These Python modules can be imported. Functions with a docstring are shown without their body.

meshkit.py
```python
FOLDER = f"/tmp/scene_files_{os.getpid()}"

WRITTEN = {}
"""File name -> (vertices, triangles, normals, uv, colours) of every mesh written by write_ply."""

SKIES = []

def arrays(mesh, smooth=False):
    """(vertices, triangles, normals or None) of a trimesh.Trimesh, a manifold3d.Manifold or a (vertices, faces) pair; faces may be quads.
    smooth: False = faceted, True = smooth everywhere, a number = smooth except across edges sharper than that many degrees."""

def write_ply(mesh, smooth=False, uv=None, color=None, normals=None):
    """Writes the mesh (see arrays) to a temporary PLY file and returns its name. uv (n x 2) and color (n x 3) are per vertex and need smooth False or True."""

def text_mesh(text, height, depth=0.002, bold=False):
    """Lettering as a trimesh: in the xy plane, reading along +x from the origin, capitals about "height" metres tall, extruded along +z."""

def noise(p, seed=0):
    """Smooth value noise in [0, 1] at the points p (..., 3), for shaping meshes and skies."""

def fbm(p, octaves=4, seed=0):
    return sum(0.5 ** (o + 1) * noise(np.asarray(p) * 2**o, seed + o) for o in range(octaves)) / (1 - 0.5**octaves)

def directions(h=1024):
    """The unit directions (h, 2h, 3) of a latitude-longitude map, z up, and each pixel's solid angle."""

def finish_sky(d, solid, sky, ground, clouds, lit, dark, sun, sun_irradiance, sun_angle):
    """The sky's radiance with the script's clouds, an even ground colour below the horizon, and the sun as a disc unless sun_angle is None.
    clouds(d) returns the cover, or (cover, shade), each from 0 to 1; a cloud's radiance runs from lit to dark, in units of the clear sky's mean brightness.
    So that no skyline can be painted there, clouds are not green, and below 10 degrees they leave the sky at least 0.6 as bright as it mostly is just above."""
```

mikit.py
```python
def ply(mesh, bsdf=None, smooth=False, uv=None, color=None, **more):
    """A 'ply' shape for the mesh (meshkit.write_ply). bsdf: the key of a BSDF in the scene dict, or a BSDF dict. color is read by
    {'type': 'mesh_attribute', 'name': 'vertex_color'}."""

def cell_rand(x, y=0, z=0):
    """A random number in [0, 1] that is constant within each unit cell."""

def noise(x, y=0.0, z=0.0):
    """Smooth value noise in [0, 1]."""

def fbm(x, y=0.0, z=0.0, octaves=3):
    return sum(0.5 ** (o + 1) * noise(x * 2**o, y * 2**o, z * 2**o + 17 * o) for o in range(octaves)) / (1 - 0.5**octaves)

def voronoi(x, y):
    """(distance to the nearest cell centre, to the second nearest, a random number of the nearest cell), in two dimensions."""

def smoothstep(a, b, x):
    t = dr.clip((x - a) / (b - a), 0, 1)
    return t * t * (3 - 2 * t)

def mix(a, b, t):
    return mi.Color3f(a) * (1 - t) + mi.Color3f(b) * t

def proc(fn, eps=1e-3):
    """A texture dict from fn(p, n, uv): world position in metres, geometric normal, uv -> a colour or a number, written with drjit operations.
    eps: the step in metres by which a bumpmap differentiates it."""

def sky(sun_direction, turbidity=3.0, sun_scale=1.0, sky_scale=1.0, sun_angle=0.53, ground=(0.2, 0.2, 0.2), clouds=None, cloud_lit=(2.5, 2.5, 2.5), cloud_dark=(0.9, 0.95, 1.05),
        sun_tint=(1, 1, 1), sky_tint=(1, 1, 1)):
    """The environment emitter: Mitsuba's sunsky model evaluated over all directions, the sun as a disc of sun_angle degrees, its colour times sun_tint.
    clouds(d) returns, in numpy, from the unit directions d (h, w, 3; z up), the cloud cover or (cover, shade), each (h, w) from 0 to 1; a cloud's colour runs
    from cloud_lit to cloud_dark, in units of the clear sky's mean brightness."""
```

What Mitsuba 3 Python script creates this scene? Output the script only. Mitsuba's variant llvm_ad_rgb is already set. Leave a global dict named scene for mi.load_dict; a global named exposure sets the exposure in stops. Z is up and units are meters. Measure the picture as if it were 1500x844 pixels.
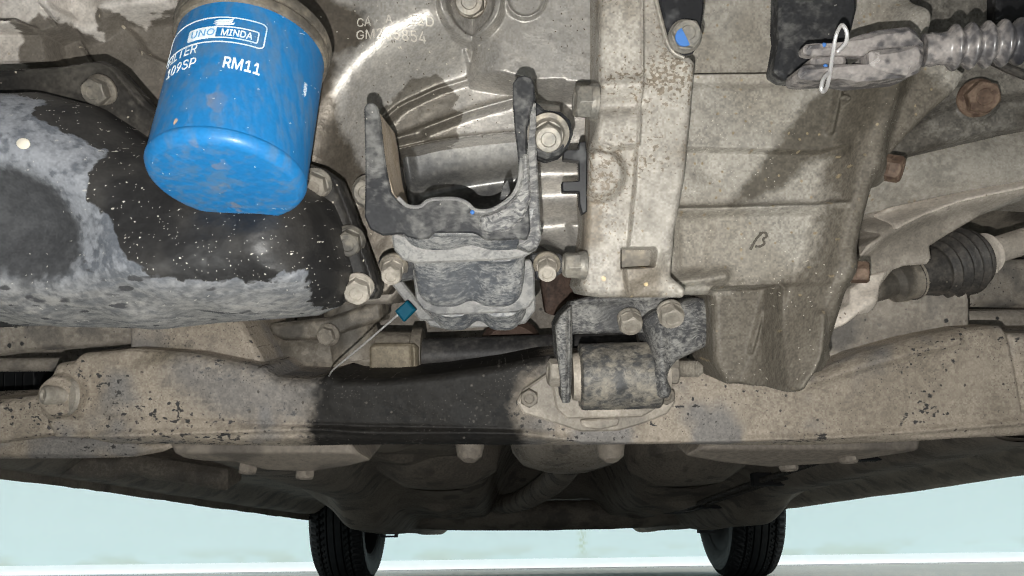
import math, random
import numpy as np, trimesh, shapely, drjit as dr, mitsuba as mi, mikit, meshkit
from shapely.geometry import Polygon, LineString, Point, box as sbox
from shapely.ops import unary_union
from mikit import noise as nz, fbm as fb, smoothstep as sstep, mix, voronoi, proc

# ------------------------------------------------------------------ camera, sky, flash, exposure
exposure = 1.8
CAM_H, PITCH, ROLL, FOV = 0.10, math.radians(19.5), math.radians(0.8), 70.0
FLASH = 0.185                      # the phone's flash, just below and left of its lens
C = np.array([0.0, 0.0, CAM_H])
F = np.array([0, math.cos(PITCH), math.sin(PITCH)])
_x, _u = np.array([1.0, 0, 0]), np.array([0, -math.sin(PITCH), math.cos(PITCH)])
X = _x * math.cos(ROLL) - _u * math.sin(ROLL)
U = _u * math.cos(ROLL) + _x * math.sin(ROLL)
R3 = np.stack([X, U, F], 1)        # the tilted frame of the engine: right, up, into the car
FP = 750 / math.tan(math.radians(FOV / 2))
scene, labels = {}, {}
T = mi.ScalarTransform4f
scene['camera'] = {'type': 'perspective', 'fov': FOV, 'fov_axis': 'x', 'near_clip': 0.01, 'far_clip': 200.0,
                   'to_world': T().look_at(origin=C.tolist(), target=(C + F).tolist(), up=U.tolist())}
scene['sky'] = mikit.sky([0.3, 0.55, 0.8], turbidity=3, sun_scale=0.22, sun_angle=12, sky_scale=1.2, clouds=lambda d: 1.0,
                         cloud_lit=(2.3, 2.5, 2.52), sky_tint=(0.92, 1.0, 1.0))
scene['phone_flash'] = {'type': 'point', 'position': (C + X * -0.006 + U * -0.023 + F * 0.0).tolist(),
                        'intensity': {'type': 'rgb', 'value': [FLASH, FLASH * 0.985, FLASH * 0.955]}}

# ------------------------------------------------------------------ helpers
def W3(m):                                     # engine frame -> world
    m = m.copy(); m.vertices = C + np.asarray(m.vertices) @ R3.T; return m
def uv2(px, py, w): return ((px - 750) / FP * w, -(py - 422) / FP * w)
def pt(px, py, w): return np.array([*uv2(px, py, w), w])
def sc(n, w): return n / FP * w                # a length of n pixels at depth w
def poly(pts, w, r=0.0, ds=0.0):
    p = Polygon([uv2(x, y, w) for x, y in pts]).buffer(0)
    if r: r = sc(r, w); p = p.buffer(r, 6).buffer(-2 * r, 6).buffer(r, 6)
    if p.geom_type != 'Polygon': p = max(p.geoms, key=lambda g: g.area)
    return p
def smooth_line(pts, n=8):
    P = np.asarray(pts, float)
    if len(P) < 3: return P
    Q = np.vstack([2 * P[0] - P[1], P, 2 * P[-1] - P[-2]]); out = []
    for i in range(1, len(Q) - 2):
        a, b, c, d = Q[i - 1:i + 3]
        for t in np.arange(n) / n:
            out.append(.5 * (2 * b + (c - a) * t + (2 * a - 5 * b + 4 * c - d) * t * t + (3 * b - a - 3 * c + d) * t ** 3))
    return np.array(out + [P[-1]])
def sd_poly(p, x, y):                          # signed distance to a shapely polygon
    P = np.asarray(p.exterior.coords)[:-1] if hasattr(p, 'exterior') else np.asarray(p)
    x, y = np.asarray(x, float), np.asarray(y, float)
    d = np.full(x.shape, 1e9); s = np.ones(x.shape)
    for (ax, ay), (bx, by) in zip(P, np.roll(P, 1, 0)):
        ex, ey, wx, wy = bx - ax, by - ay, x - ax, y - ay
        t = np.clip((wx * ex + wy * ey) / max(ex * ex + ey * ey, 1e-18), 0, 1)
        d = np.minimum(d, (wx - ex * t) ** 2 + (wy - ey * t) ** 2)
        c1, c2, c3 = y >= ay, y < by, ex * wy > ey * wx
        s = np.where((c1 & c2 & c3) | (~c1 & ~c2 & ~c3), -s, s)
    return s * np.sqrt(d)
def sd_line(pts, w, x, y, n=6):
    P = np.array([uv2(a, b, w) for a, b in smooth_line(pts, n)]); d = np.full(np.shape(x), 1e9)
    for a, b in zip(P[:-1], P[1:]):
        e = b - a; t = np.clip(((x - a[0]) * e[0] + (y - a[1]) * e[1]) / max(e @ e, 1e-18), 0, 1)
        d = np.minimum(d, (x - a[0] - e[0] * t) ** 2 + (y - a[1] - e[1] * t) ** 2)
    return np.sqrt(d)
def st(d, r):                                  # 1 inside, 0 outside, ramp of half-width r
    t = np.clip(.5 - d / (2 * r), 0, 1); return t * t * (3 - 2 * t)
def rib(d, r): return np.exp(-(d / r) ** 2)
def relief(outline, wref, wfun, res, wback, r=4, edge=0.003):
    """A solid with a shaped front: outline at depth wref, front surface wfun(u, v), sides and back to wback."""
    p = poly(outline, wref, r) if isinstance(outline, list) else outline
    a, b, c, d = p.bounds
    x, y = np.meshgrid(np.arange(a - 2 * res, c + 2 * res, res), np.arange(b - 2 * res, d + 2 * res, res), indexing='ij')
    s = sd_poly(p.simplify(res * .05), x, y); gx, gy = np.gradient(s, res)
    near = np.abs(s) < .72 * res; g = np.maximum(np.hypot(gx, gy), .3)
    x, y = np.where(near, x - s * gx / g, x), np.where(near, y - s * gy / g, y); s = np.where(near, 0, s)
    w = wfun(x, y)
    t = np.clip(-s, 0, edge); w = w + edge - np.sqrt(np.maximum(edge ** 2 - (edge - t) ** 2, 0))
    w = np.minimum(w, wback - .001)
    idx = np.arange(x.size).reshape(x.shape); ins = s <= 0
    q = [idx[:-1, :-1], idx[1:, :-1], idx[1:, 1:], idx[:-1, 1:]]; k = [ins[:-1, :-1], ins[1:, :-1], ins[1:, 1:], ins[:-1, 1:]]
    f = [np.stack([q[i] for i in tri], -1)[k[tri[0]] & k[tri[1]] & k[tri[2]]] for tri in ((0, 2, 1), (0, 3, 2))]
    none = ~(k[0] & k[2])
    f += [np.stack([q[i] for i in tri], -1)[none & k[tri[0]] & k[tri[1]] & k[tri[2]]] for tri in ((0, 3, 1), (1, 3, 2))]
    f = np.vstack(f); v = np.stack([x.ravel(), y.ravel(), w.ravel()], 1)
    used = np.unique(f); re = np.full(len(v), -1); re[used] = np.arange(len(used)); v, f = v[used], re[f]
    e = np.vstack([f[:, [0, 1]], f[:, [1, 2]], f[:, [2, 0]]])
    key = np.sort(e, 1); _, inv, cnt = np.unique(key[:, 0].astype(np.int64) * len(v) + key[:, 1], return_inverse=True, return_counts=True)
    be = e[cnt[inv] == 1]; n = len(v); vb = v.copy(); vb[:, 2] = wback
    side = np.vstack([np.stack([be[:, 1], be[:, 0], be[:, 0] + n], 1), np.stack([be[:, 1], be[:, 0] + n, be[:, 1] + n], 1)])
    return trimesh.Trimesh(np.vstack([v, v, vb, vb]), np.vstack([f, side + n, f[:, ::-1] + 3 * n]), process=False)
def plate(outline, w, th, bevel=.0008, r=3, tilt=None):
    """A flat plate with rounded outline (pixels at depth w) and chamfered front edge, th metres thick."""
    p = poly(outline, w, r) if isinstance(outline, list) else outline
    p = p.simplify(2e-5); rings = []
    for off, ww in ((bevel, w), (0, w + bevel), (0, w + th)):
        rings.append((p.buffer(-off) if off else p, ww))
    parts = []
    P = np.asarray(p.exterior.coords)[:-1]
    if Polygon(P).exterior.is_ccw: P = P[::-1]
    e1, e2 = P - np.roll(P, 1, 0), np.roll(P, -1, 0) - P
    n1 = np.stack([-e1[:, 1], e1[:, 0]], 1); n2 = np.stack([-e2[:, 1], e2[:, 0]], 1)
    n1 /= np.linalg.norm(n1, axis=1, keepdims=True) + 1e-15; n2 /= np.linalg.norm(n2, axis=1, keepdims=True) + 1e-15
    m = n1 + n2; m = m / np.maximum((m * m).sum(1, keepdims=True), .6) * 2       # inward for clockwise rings
    I = P - m * bevel * np.sign(0.5)
    if Polygon(I).area > Polygon(P).area: I = P + m * bevel
    tv, tf = trimesh.creation.triangulate_polygon(Polygon(I), engine='earcut')
    n = len(P); i = np.arange(n); j = (i + 1) % n
    def strip(A, B): return trimesh.Trimesh(np.vstack([A, B]), np.vstack([np.stack([i, j, j + n], 1), np.stack([i, j + n, i + n], 1)]), process=False)
    z = lambda A, w_: np.column_stack([A, np.full(len(A), w_)])
    bv, bf = trimesh.creation.triangulate_polygon(Polygon(P), engine='earcut')
    front = trimesh.Trimesh(z(tv, w), tf, process=False); back = trimesh.Trimesh(z(bv, w + th), bf, process=False)
    mm = trimesh.util.concatenate([front, strip(z(I, w), z(P, w + bevel)), strip(z(P, w + bevel), z(P, w + th)), back])
    mm.merge_vertices(); trimesh.repair.fix_normals(mm)
    return mm
def basis(a):
    a = np.asarray(a, float); a = a / np.linalg.norm(a)
    b = np.cross(a, [0, 1, 0] if abs(a[1]) < .9 else [1, 0, 0]); b /= np.linalg.norm(b)
    return b, np.cross(a, b), a
def rev(prof, o, axis, n=48, fn=None):
    """Surface of revolution: prof = [(radius, along axis)], closed by its ends."""
    b, c, a = basis(axis); t = np.arange(n) * 2 * math.pi / n; prof = np.asarray(prof, float); k = len(prof)
    rr = prof[:, 0][:, None] * (np.ones(n) if fn is None else fn(t, prof[:, 1]))
    v = o + rr[..., None] * (np.cos(t)[:, None] * b + np.sin(t)[:, None] * c) + prof[:, 1][:, None, None] * a
    v = v.reshape(-1, 3); i, j = np.meshgrid(np.arange(k - 1), np.arange(n), indexing='ij'); j2 = (j + 1) % n
    f = np.vstack([np.stack([i * n + j, i * n + j2, (i + 1) * n + j2], -1).reshape(-1, 3), np.stack([i * n + j, (i + 1) * n + j2, (i + 1) * n + j], -1).reshape(-1, 3)])
    m = trimesh.Trimesh(v, f, process=False); m.merge_vertices(); m.update_faces(m.nondegenerate_faces()); m.remove_unreferenced_vertices()
    return m
def tube(path, r, n=10, cap=True):
    P = np.asarray(path, float); k = len(P); t = np.gradient(P, axis=0); t /= np.linalg.norm(t, axis=1, keepdims=True)
    b, c, _ = basis(t[0]); v = []; r = np.broadcast_to(r, k); a = np.arange(n) * 2 * math.pi / n
    for i in range(k):
        b = b - t[i] * (b @ t[i]); b /= np.linalg.norm(b); c = np.cross(t[i], b)
        v.append(P[i] + r[i] * (np.cos(a)[:, None] * b + np.sin(a)[:, None] * c))
    v = np.vstack(v + [P[:1], P[-1:]]); i, j = np.meshgrid(np.arange(k - 1), np.arange(n), indexing='ij'); j2 = (j + 1) % n
    f = [np.stack([i * n + j, i * n + j2, (i + 1) * n + j2], -1).reshape(-1, 3), np.stack([i * n + j, (i + 1) * n + j2, (i + 1) * n + j], -1).reshape(-1, 3)]
    q = np.arange(n); f += [np.stack([q * 0 + k * n, (q + 1) % n, q], 1), np.stack([q * 0 + k * n + 1, (k - 1) * n + q, (k - 1) * n + (q + 1) % n], 1)]
    return trimesh.Trimesh(v, np.vstack(f), process=False)
def loft(rings):
    """Closed solid through rings of equal point count; ends capped by fans."""
    R = np.asarray(rings, float); k, n, _ = R.shape
    v = np.vstack([R.reshape(-1, 3)]); i, j = np.meshgrid(np.arange(k - 1), np.arange(n), indexing='ij'); j2 = (j + 1) % n
    f = [np.stack([i * n + j, i * n + j2, (i + 1) * n + j2], -1).reshape(-1, 3), np.stack([i * n + j, (i + 1) * n + j2, (i + 1) * n + j], -1).reshape(-1, 3)]
    body = trimesh.Trimesh(v, np.vstack(f), process=False); out = [body]
    for r in (R[0], R[-1]):
        b0, c0, _ = basis(np.cross(r[n // 3] - r[0], r[2 * n // 3] - r[0])); flat = np.stack([(r - r[0]) @ b0, (r - r[0]) @ c0], 1)
        try: tv, tf = trimesh.creation.triangulate_polygon(Polygon(flat), engine='earcut'); out.append(trimesh.Trimesh(r[0] + tv[:, :1] * b0 + tv[:, 1:2] * c0, tf, process=False))
        except Exception: pass
    return trimesh.util.concatenate(out)
def cat(*ms): return trimesh.util.concatenate([m for m in ms])
def hexbolt(o, axis, af, h, flange=None, fh=.0015, spin=.3, dish=.0006, washer=None):
    """Head of a hexagon bolt at o, pointing along axis: af across flats, h high, on a flange."""
    import manifold3d as mf
    rad = af / math.sqrt(3); fl = flange or 0
    he = mf.Manifold.cylinder(h + fh, rad, rad, 6)
    cone = mf.Manifold.revolve(mf.CrossSection([[(0, -1e-4), (rad * 1.1, -1e-4), (rad * 1.1, h * .72 + fh), (af * .47, h + fh), (af * .30, h + fh), (af * .27, h + fh - dish), (0, h + fh - dish)]]), 36)
    m = he ^ cone
    if fl: m = m + mf.Manifold.revolve(mf.CrossSection([[(0, 0), (fl, 0), (fl, fh * .7), (fl * .95, fh), (rad * .98, fh * 1.9), (0, fh * 1.9)]]), 36)
    mm = m.to_mesh(); t = trimesh.Trimesh(mm.vert_properties[:, :3], mm.tri_verts)
    b, c, a = basis(axis); q = b * math.cos(spin) + c * math.sin(spin); s_ = np.cross(a, q)
    t.vertices = o + np.asarray(t.vertices) @ np.stack([q, s_, a]); return t
def hexnut(o, axis, af, h, spin=.3):
    return hexbolt(o, axis, af, h, None, 0.0001, spin, 0.0)
def rough(m, amp, freq, seed=1, oct=3):        # uneven surface: push the vertices along their normals by noise
    v = np.asarray(m.vertices); n = np.asarray(m.vertex_normals)
    m = m.copy(); m.vertices = v + n * (amp * 2 * (meshkit.fbm(v * freq, oct, seed) - .5))[:, None]; return m
def numbered(k):
    if k not in USED: USED.add(k); return k
    i = 1
    while f'{k}_{i:03d}' in USED: i += 1
    USED.add(f'{k}_{i:03d}'); return f'{k}_{i:03d}'
USED = set()
def thing(name, label, cat_, group=None):
    k = numbered(name); labels[k] = {'label': label, 'category': cat_}
    if group: labels[k]['group'] = group
    return k
def obj(name, mesh, m, parent=None, label=None, smooth=35, world=False, kind=None):
    k = numbered((parent + '__' if parent else '') + name)
    scene[k] = mikit.ply(mesh if world else W3(mesh), m, smooth=smooth)
    if label or kind: labels[k] = {}
    if label: labels[k]['label'] = label
    if kind: labels[k]['kind'] = kind
    return k

# ------------------------------------------------------------------ materials
def frame(p):
    q = p - mi.Point3f(*C.tolist())
    return dr.dot(q, mi.Vector3f(*X.tolist())), dr.dot(q, mi.Vector3f(*U.tolist())), dr.dot(q, mi.Vector3f(*F.tolist()))
def dsd(P, x, y):
    d, s = mi.Float(1e9), mi.Float(1)
    for (ax, ay), (bx, by) in zip(P.tolist(), np.roll(P, 1, 0).tolist()):
        ex, ey, wx, wy = bx - ax, by - ay, x - ax, y - ay
        t = dr.clip((wx * ex + wy * ey) / (ex * ex + ey * ey), 0, 1)
        d = dr.minimum(d, dr.square(wx - ex * t) + dr.square(wy - ey * t))
        c1, c2, c3 = y >= ay, y < by, ex * wy > ey * wx
        s = dr.select((c1 & c2 & c3) | (~c1 & ~c2 & ~c3), -s, s)
    return s * dr.sqrt(d)
def region(pts, w): return np.array([uv2(x, y, w) for x, y in pts])
def patch(P, u, v, b, wob=.004, soft=.0006):   # 1 inside a ragged patch
    return 1 - sstep(-soft, soft, dsd(P, u, v) + (b - .5) * wob)
def dots(u, v, f, r, keep):                     # sparse round specks
    d, _, k = voronoi(u * f, v * f)
    return sstep(r, r * .5, d / (.35 + k)) * dr.select(k > 1 - keep, 1, 0)
def grime(base, dust, dark, f=55, bias=.5, soft=.12, dk=.5, grain=.18, stains=(), specks=(), swirl=0.0, streak=0, chips=None, chipf=1.0):
    def fn(p, n, uv):
        u, v, w = frame(p)
        a = fb(u * f, v * f, w * f, 4); g = nz(u * 1100, v * 1100, w * 1100); h = fb(u * 330 + 5, v * 330, w * 330, 2)
        t = a * .62 + h * .38
        if swirl:
            s = fb(u * 520 + a * 16, v * 1250 + a * 26, w * 900, 3); t = t + swirl * (s - .5)
        if streak: t = t + .5 * (nz(u * 90 + a * 2, v * 1200, w * 60) - .5)
        col = mix(base, dust, sstep(bias - soft, bias + soft, t))
        col = mix(col, dark, dk * sstep(.52, .72, fb(u * 31 + 3, v * 31 + 8, w * 31, 3)))
        if chips:
            k = fb(u * 330 * chipf + 11, v * 400 * chipf, w * 330 * chipf, 3) + .5 * (nz(u * 26, v * 50, w * 26) - .5)
            col = mix(col, chips, sstep(.70, .78, k))
        for P, c, amt, wob, soft_ in stains:
            col = mix(col, mix(c, mi.Color3f(c) * 1.6, h), amt * patch(P, u, v, a * .7 + h * .3, wob, soft_))
        for fq, r, keep, c in specks:
            col = mix(col, c, dots(u + a * .003, v + h * .002, fq, r, keep * 1.6) * sstep(.42, .6, nz(u * 37 + fq, v * 37, w * 37)))
        return col * (1 - 1.5 * grain + 2 * grain * g + grain * (nz(u * 430 + 7, v * 430, w * 430)))
    return fn
def grainy(f1, f2, k=.5):
    def fn(p, n, uv): return nz(p.x * f1, p.y * f1, p.z * f1) * (1 - k) + nz(p.x * f2, p.y * f2, p.z * f2) * k
    return fn
BUMP_CAST, BUMP_FINE = proc(grainy(420, 1500), eps=2e-4), proc(grainy(1300, 3000), eps=1.2e-4)
def fb_bump(p, n, uv): return fb(p.x * 160, p.y * 160, p.z * 160, 3)
BUMP_DIRT = proc(fb_bump, eps=3e-4)
def mat(name, color, roughness=.6, metallic=0.0, specular=.4, bump=None, bs=.0004, **kw):
    b = {'type': 'principled', 'base_color': color if isinstance(color, dict) else {'type': 'rgb', 'value': list(color)},
         'roughness': roughness, 'metallic': metallic, 'specular': specular, **kw}
    if bump: b = {'type': 'bumpmap', 'scale': bs, 'arbitrary': bump, 'bsdf': b}
    scene[name] = {'type': 'twosided', 'b': b}
DUST = (.46, .40, .325)
# dark, oil-wet patches with outlines of their own
PAN_DUST = region([(-80, 105), (25, 128), (35, 165), (75, 185), (140, 215), (138, 290), (165, 320), (190, 365), (235, 400), (280, 412), (330, 415), (400, 412), (430, 395), (445, 392), (432, 450), (470, 470), (520, 470), (520, 560), (-80, 560)], .31)
PAN_DARK = region([(-80, 235), (40, 240), (85, 280), (115, 320), (112, 380), (85, 408), (-80, 410)], .31)
CROSS_OIL = region([(468, 520), (462, 570), (445, 620), (440, 690), (775, 690), (765, 640), (752, 600), (765, 560), (800, 535), (820, 500)], .47)
CROSS_SCUFF = region([(235, 520), (400, 545), (470, 560), (450, 630), (300, 600), (240, 560)], .47)
CROSS_HAZE = region([(395, 535), (480, 540), (800, 510), (850, 515), (800, 560), (795, 690), (425, 690), (440, 600)], .47)
CROSS_BLOT = region([(195, 512), (240, 514), (245, 528), (215, 536), (190, 526)], .47)
CASE_STREAK = region([(1185, 150), (1225, 122), (1300, 100), (1330, 130), (1260, 190), (1240, 220), (1195, 232), (1160, 270), (1120, 285), (1075, 300), (1110, 255), (1140, 215)], .38)
CASE_RIDGE = region([(1330, 90), (1265, 140), (1228, 215), (1205, 300), (1180, 380), (1140, 412), (1050, 424), (1050, 600), (1300, 600), (1300, 240), (1420, 150)], .385)
BELL_OIL = region([(555, 190), (545, 170), (575, 140), (600, 115), (640, 105), (672, 132), (660, 150), (675, 160), (670, 200), (640, 215), (560, 235)], .40)
BELL_BROWN = region([(420, -80), (500, 20), (530, 28), (560, 55), (545, 75), (500, 95), (500, 180), (520, 240), (560, 300), (600, 460), (400, 460)], .40)
BLOCK_BROWN = region([(55, 95), (65, 55), (85, 35), (120, 45), (150, 58), (158, 30), (180, 24), (205, 40), (240, 28), (262, 20), (620, 40), (620, 520), (60, 520)], .43)
mat('m_cast', proc(grime((.30, .285, .262), (.385, .36, .322), (.20, .18, .155), 45, .52, .22, .25, .20,
    stains=[(BELL_OIL, (.095, .084, .068), .9, .009, .0006), (BELL_BROWN, (.065, .054, .041), .93, .014, .003)], specks=[(330, .12, .12, (.10, .08, .06)), (260, .1, .06, (.62, .58, .5))])),
    .45, .5, .4, BUMP_CAST, .00022)
mat('m_flange', proc(grime((.245, .225, .195), (.325, .30, .26), (.14, .115, .085), 60, .5, .15, .75, .26, chips=(.17, .14, .105), chipf=2.2, specks=[(300, .13, .14, (.20, .16, .11)), (140, .16, .05, (.55, .42, .24))])), .55, .1, .4, BUMP_DIRT, .0007)
mat('m_case', proc(grime((.235, .217, .188), (.325, .302, .262), (.175, .15, .115), 42, .47, .2, .4, .26, 
    stains=[(CASE_RIDGE, (.085, .074, .059), .92, .020, .006), (CASE_STREAK, (.062, .054, .042), .92, .012, .003)], specks=[(210, .15, .12, (.24, .19, .12)), (420, .1, .1, (.5, .45, .38))])),
    .58, .1, .2, BUMP_CAST, .0003)
mat('m_block', proc(grime((.45, .41, .365), (.58, .54, .49), (.30, .26, .22), 50, .45, .15, .4, .16, stains=[(BLOCK_BROWN, (.085, .073, .058), .9, .014, .0012)], specks=[(190, .12, .08, (.42, .36, .28))])), .6, .1, .4, BUMP_DIRT, .0006)
def pan_color(p, n, uv):
    u, v, w = frame(p)
    a = fb(u * 55, v * 55, w * 55, 4); h = fb(u * 330, v * 330, w * 330, 3); g = nz(u * 1200, v * 1200, w * 1200)
    s = fb(u * 130 + a * 5, v * 620 + a * 9, w * 90, 3)
    low = sstep(.012, -.008, v)
    dust = mix((.095, .103, .117), (.215, .223, .24), sstep(.38, .62, h * .6 + a * .4))
    dust = mix(dust, mix((.10, .10, .10), (.225, .215, .198), sstep(.3, .7, s * .6 + h * .4)), low * .85)
    m = patch(PAN_DUST, u, v, a * .6 + h * .4, .012, .0006)
    dk = 1 - sstep(-.004, .006, dsd(PAN_DARK, u, v) + (a - .5) * .016 + (h - .5) * .006)
    col = mix((.012, .0115, .0115), (.03, .028, .026), sstep(.4, .7, a))
    dust = mix(dust, (.05, .05, .052), sstep(.68, .76, fb(u * 110 + 3, v * 260, w * 110, 3)) * sstep(.03, .0, v))
    col = mix(col, dust, m); col = mix(col, (.03, .03, .031), dk * .9)
    col = mix(col, (.55, .52, .46), dots(u + h * .006, v + a * .004, 330, .11, .10) * sstep(.4, .6, nz(u * 33, v * 33, 1)) * (1 - .6 * m)); col = mix(col, (.5, .47, .42), dots(u + h * .001, v + h * .002, 760, .13, .12) * (1 - m))
    return col * (.84 + .32 * g)
def pan_rough(p, n, uv):
    u, v, w = frame(p); return .52 + .14 * patch(PAN_DUST, u, v, fb(u * 55, v * 55, w * 55, 4), .012, .001)
mat('m_pan', proc(pan_color), proc(pan_rough), 0.0, .5, BUMP_DIRT, .0004)
mat('m_panflange', proc(grime((.018, .017, .016), (.06, .055, .048), (.10, .09, .075), 60, .6, .1, .3, .2, specks=[(240, .12, .1, (.35, .31, .26))])), .5, 0, .2, BUMP_FINE, .0001)
def blue_color(p, n, uv):
    u, v, w = frame(p)
    a = fb(u * 60, v * 60, w * 60, 4); h = fb(u * 380, v * 120, w * 380, 3); g = nz(u * 1500, v * 1500, w * 1500)
    col = mix((.0001, .118, .32), (.0002, .146, .375), a)
    side = sstep(-.2, -.6, n.z)                                     # the flat end was wiped; road film clings to the walls
    col = mix(col, (.08, .14, .21), (.14 + .5 * sstep(.40, .7, a * .45 + h * .55)) * (1 - .75 * side))
    d1, d2 = dots(u + h * .004, v * .7 + a * .003, 150, .13, .09), dots(u + h * .003, v + a * .001, 620, .12, .035)
    col = mix(col, (.40, .30, .21), d1 * sstep(.45, .6, nz(u * 40, v * 40, w * 40))); col = mix(col, (.50, .55, .6), d2 * .75)
    col = mix(col, (.17, .16, .15), .5 * sstep(.62, .70, fb(u * 150, v * 60, w * 150, 3)) * dr.exp(-dr.square((u + .111 - .05 * (v - .06)) / .006)))
    return col * (.93 + .14 * g)
mat('m_blue', proc(blue_color), .38, 0, .18, BUMP_FINE, .00004, clearcoat=.2, clearcoat_gloss=.85)
mat('m_print', proc(grime((.42, .53, .61), (.62, .68, .71), (.25, .40, .55), 200, .45, .1, .3, .05)), .5)
mat('m_ring', proc(grime((.10, .09, .075), (.19, .165, .128), (.06, .053, .045), 80, .5, .12, .4, .2)), .5, .3, .3)
mat('m_black', proc(grime((.018, .0185, .02), (.12, .117, .11), (.028, .027, .027), 50, .60, .18, .3, .22, swirl=.2, specks=[(380, .12, .10, (.30, .28, .25))])), .62, 0, .22, BUMP_FINE, .0001)
mat('m_swirl', proc(grime((.062, .066, .073), (.25, .245, .233), (.10, .10, .10), 45, .54, .24, .4, .2, swirl=.6)), .55, 0, .45, BUMP_DIRT, .0003)
mat('m_scuff', proc(grime((.05, .05, .052), (.24, .232, .215), (.05, .05, .05), 60, .55, .26, .4, .2, swirl=.7)), .6, 0, .25, BUMP_DIRT, .0002)
mat('m_dustplate', proc(grime((.085, .085, .084), (.19, .184, .172), (.05, .05, .052), 55, .45, .14, .5, .16, swirl=.3)), .6, 0, .4, BUMP_DIRT, .0003)
mat('m_cross', proc(grime((.25, .213, .17), (.345, .295, .238), (.175, .172, .172), 38, .46, .16, .75, .24, chips=(.05, .048, .046),
    stains=[(CROSS_SCUFF, (.13, .128, .13), .65, .035, .014), (CROSS_BLOT, (.10, .085, .06), .7, .016, .006), (CROSS_HAZE, (.04, .037, .033), .55, .03, .016), (CROSS_OIL, (.0075, .0073, .007), .95, .02, .005)], specks=[(170, .14, .05, (.09, .08, .07)), (420, .16, .10, (.10, .09, .08)), (700, .16, .08, (.09, .08, .07))])), .6, 0, .2, BUMP_DIRT, .0006)
mat('m_cross2', proc(grime((.22, .195, .165), (.36, .32, .27), (.10, .095, .09), 30, .46, .16, .7, .14, specks=[(110, .17, .08, (.04, .04, .038)), (260, .16, .1, (.09, .085, .08))])), .65, 0, .4, BUMP_DIRT, .0006)
mat('m_mount', proc(grime((.06, .06, .06), (.25, .225, .185), (.035, .035, .035), 110, .51, .18, .45, .22, swirl=.3)), .55, 0, .45, BUMP_DIRT, .0007)
mat('m_bolt', proc(grime((.17, .16, .14), (.27, .245, .205), (.10, .08, .06), 120, .5, .14, .6, .2)), .55, .4, .4, BUMP_FINE, .00004)
mat('m_dirtbolt', proc(grime((.225, .204, .172), (.33, .297, .25), (.12, .10, .08), 140, .45, .14, .5, .14)), .6, .1, .4, BUMP_DIRT, .0003)
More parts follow.
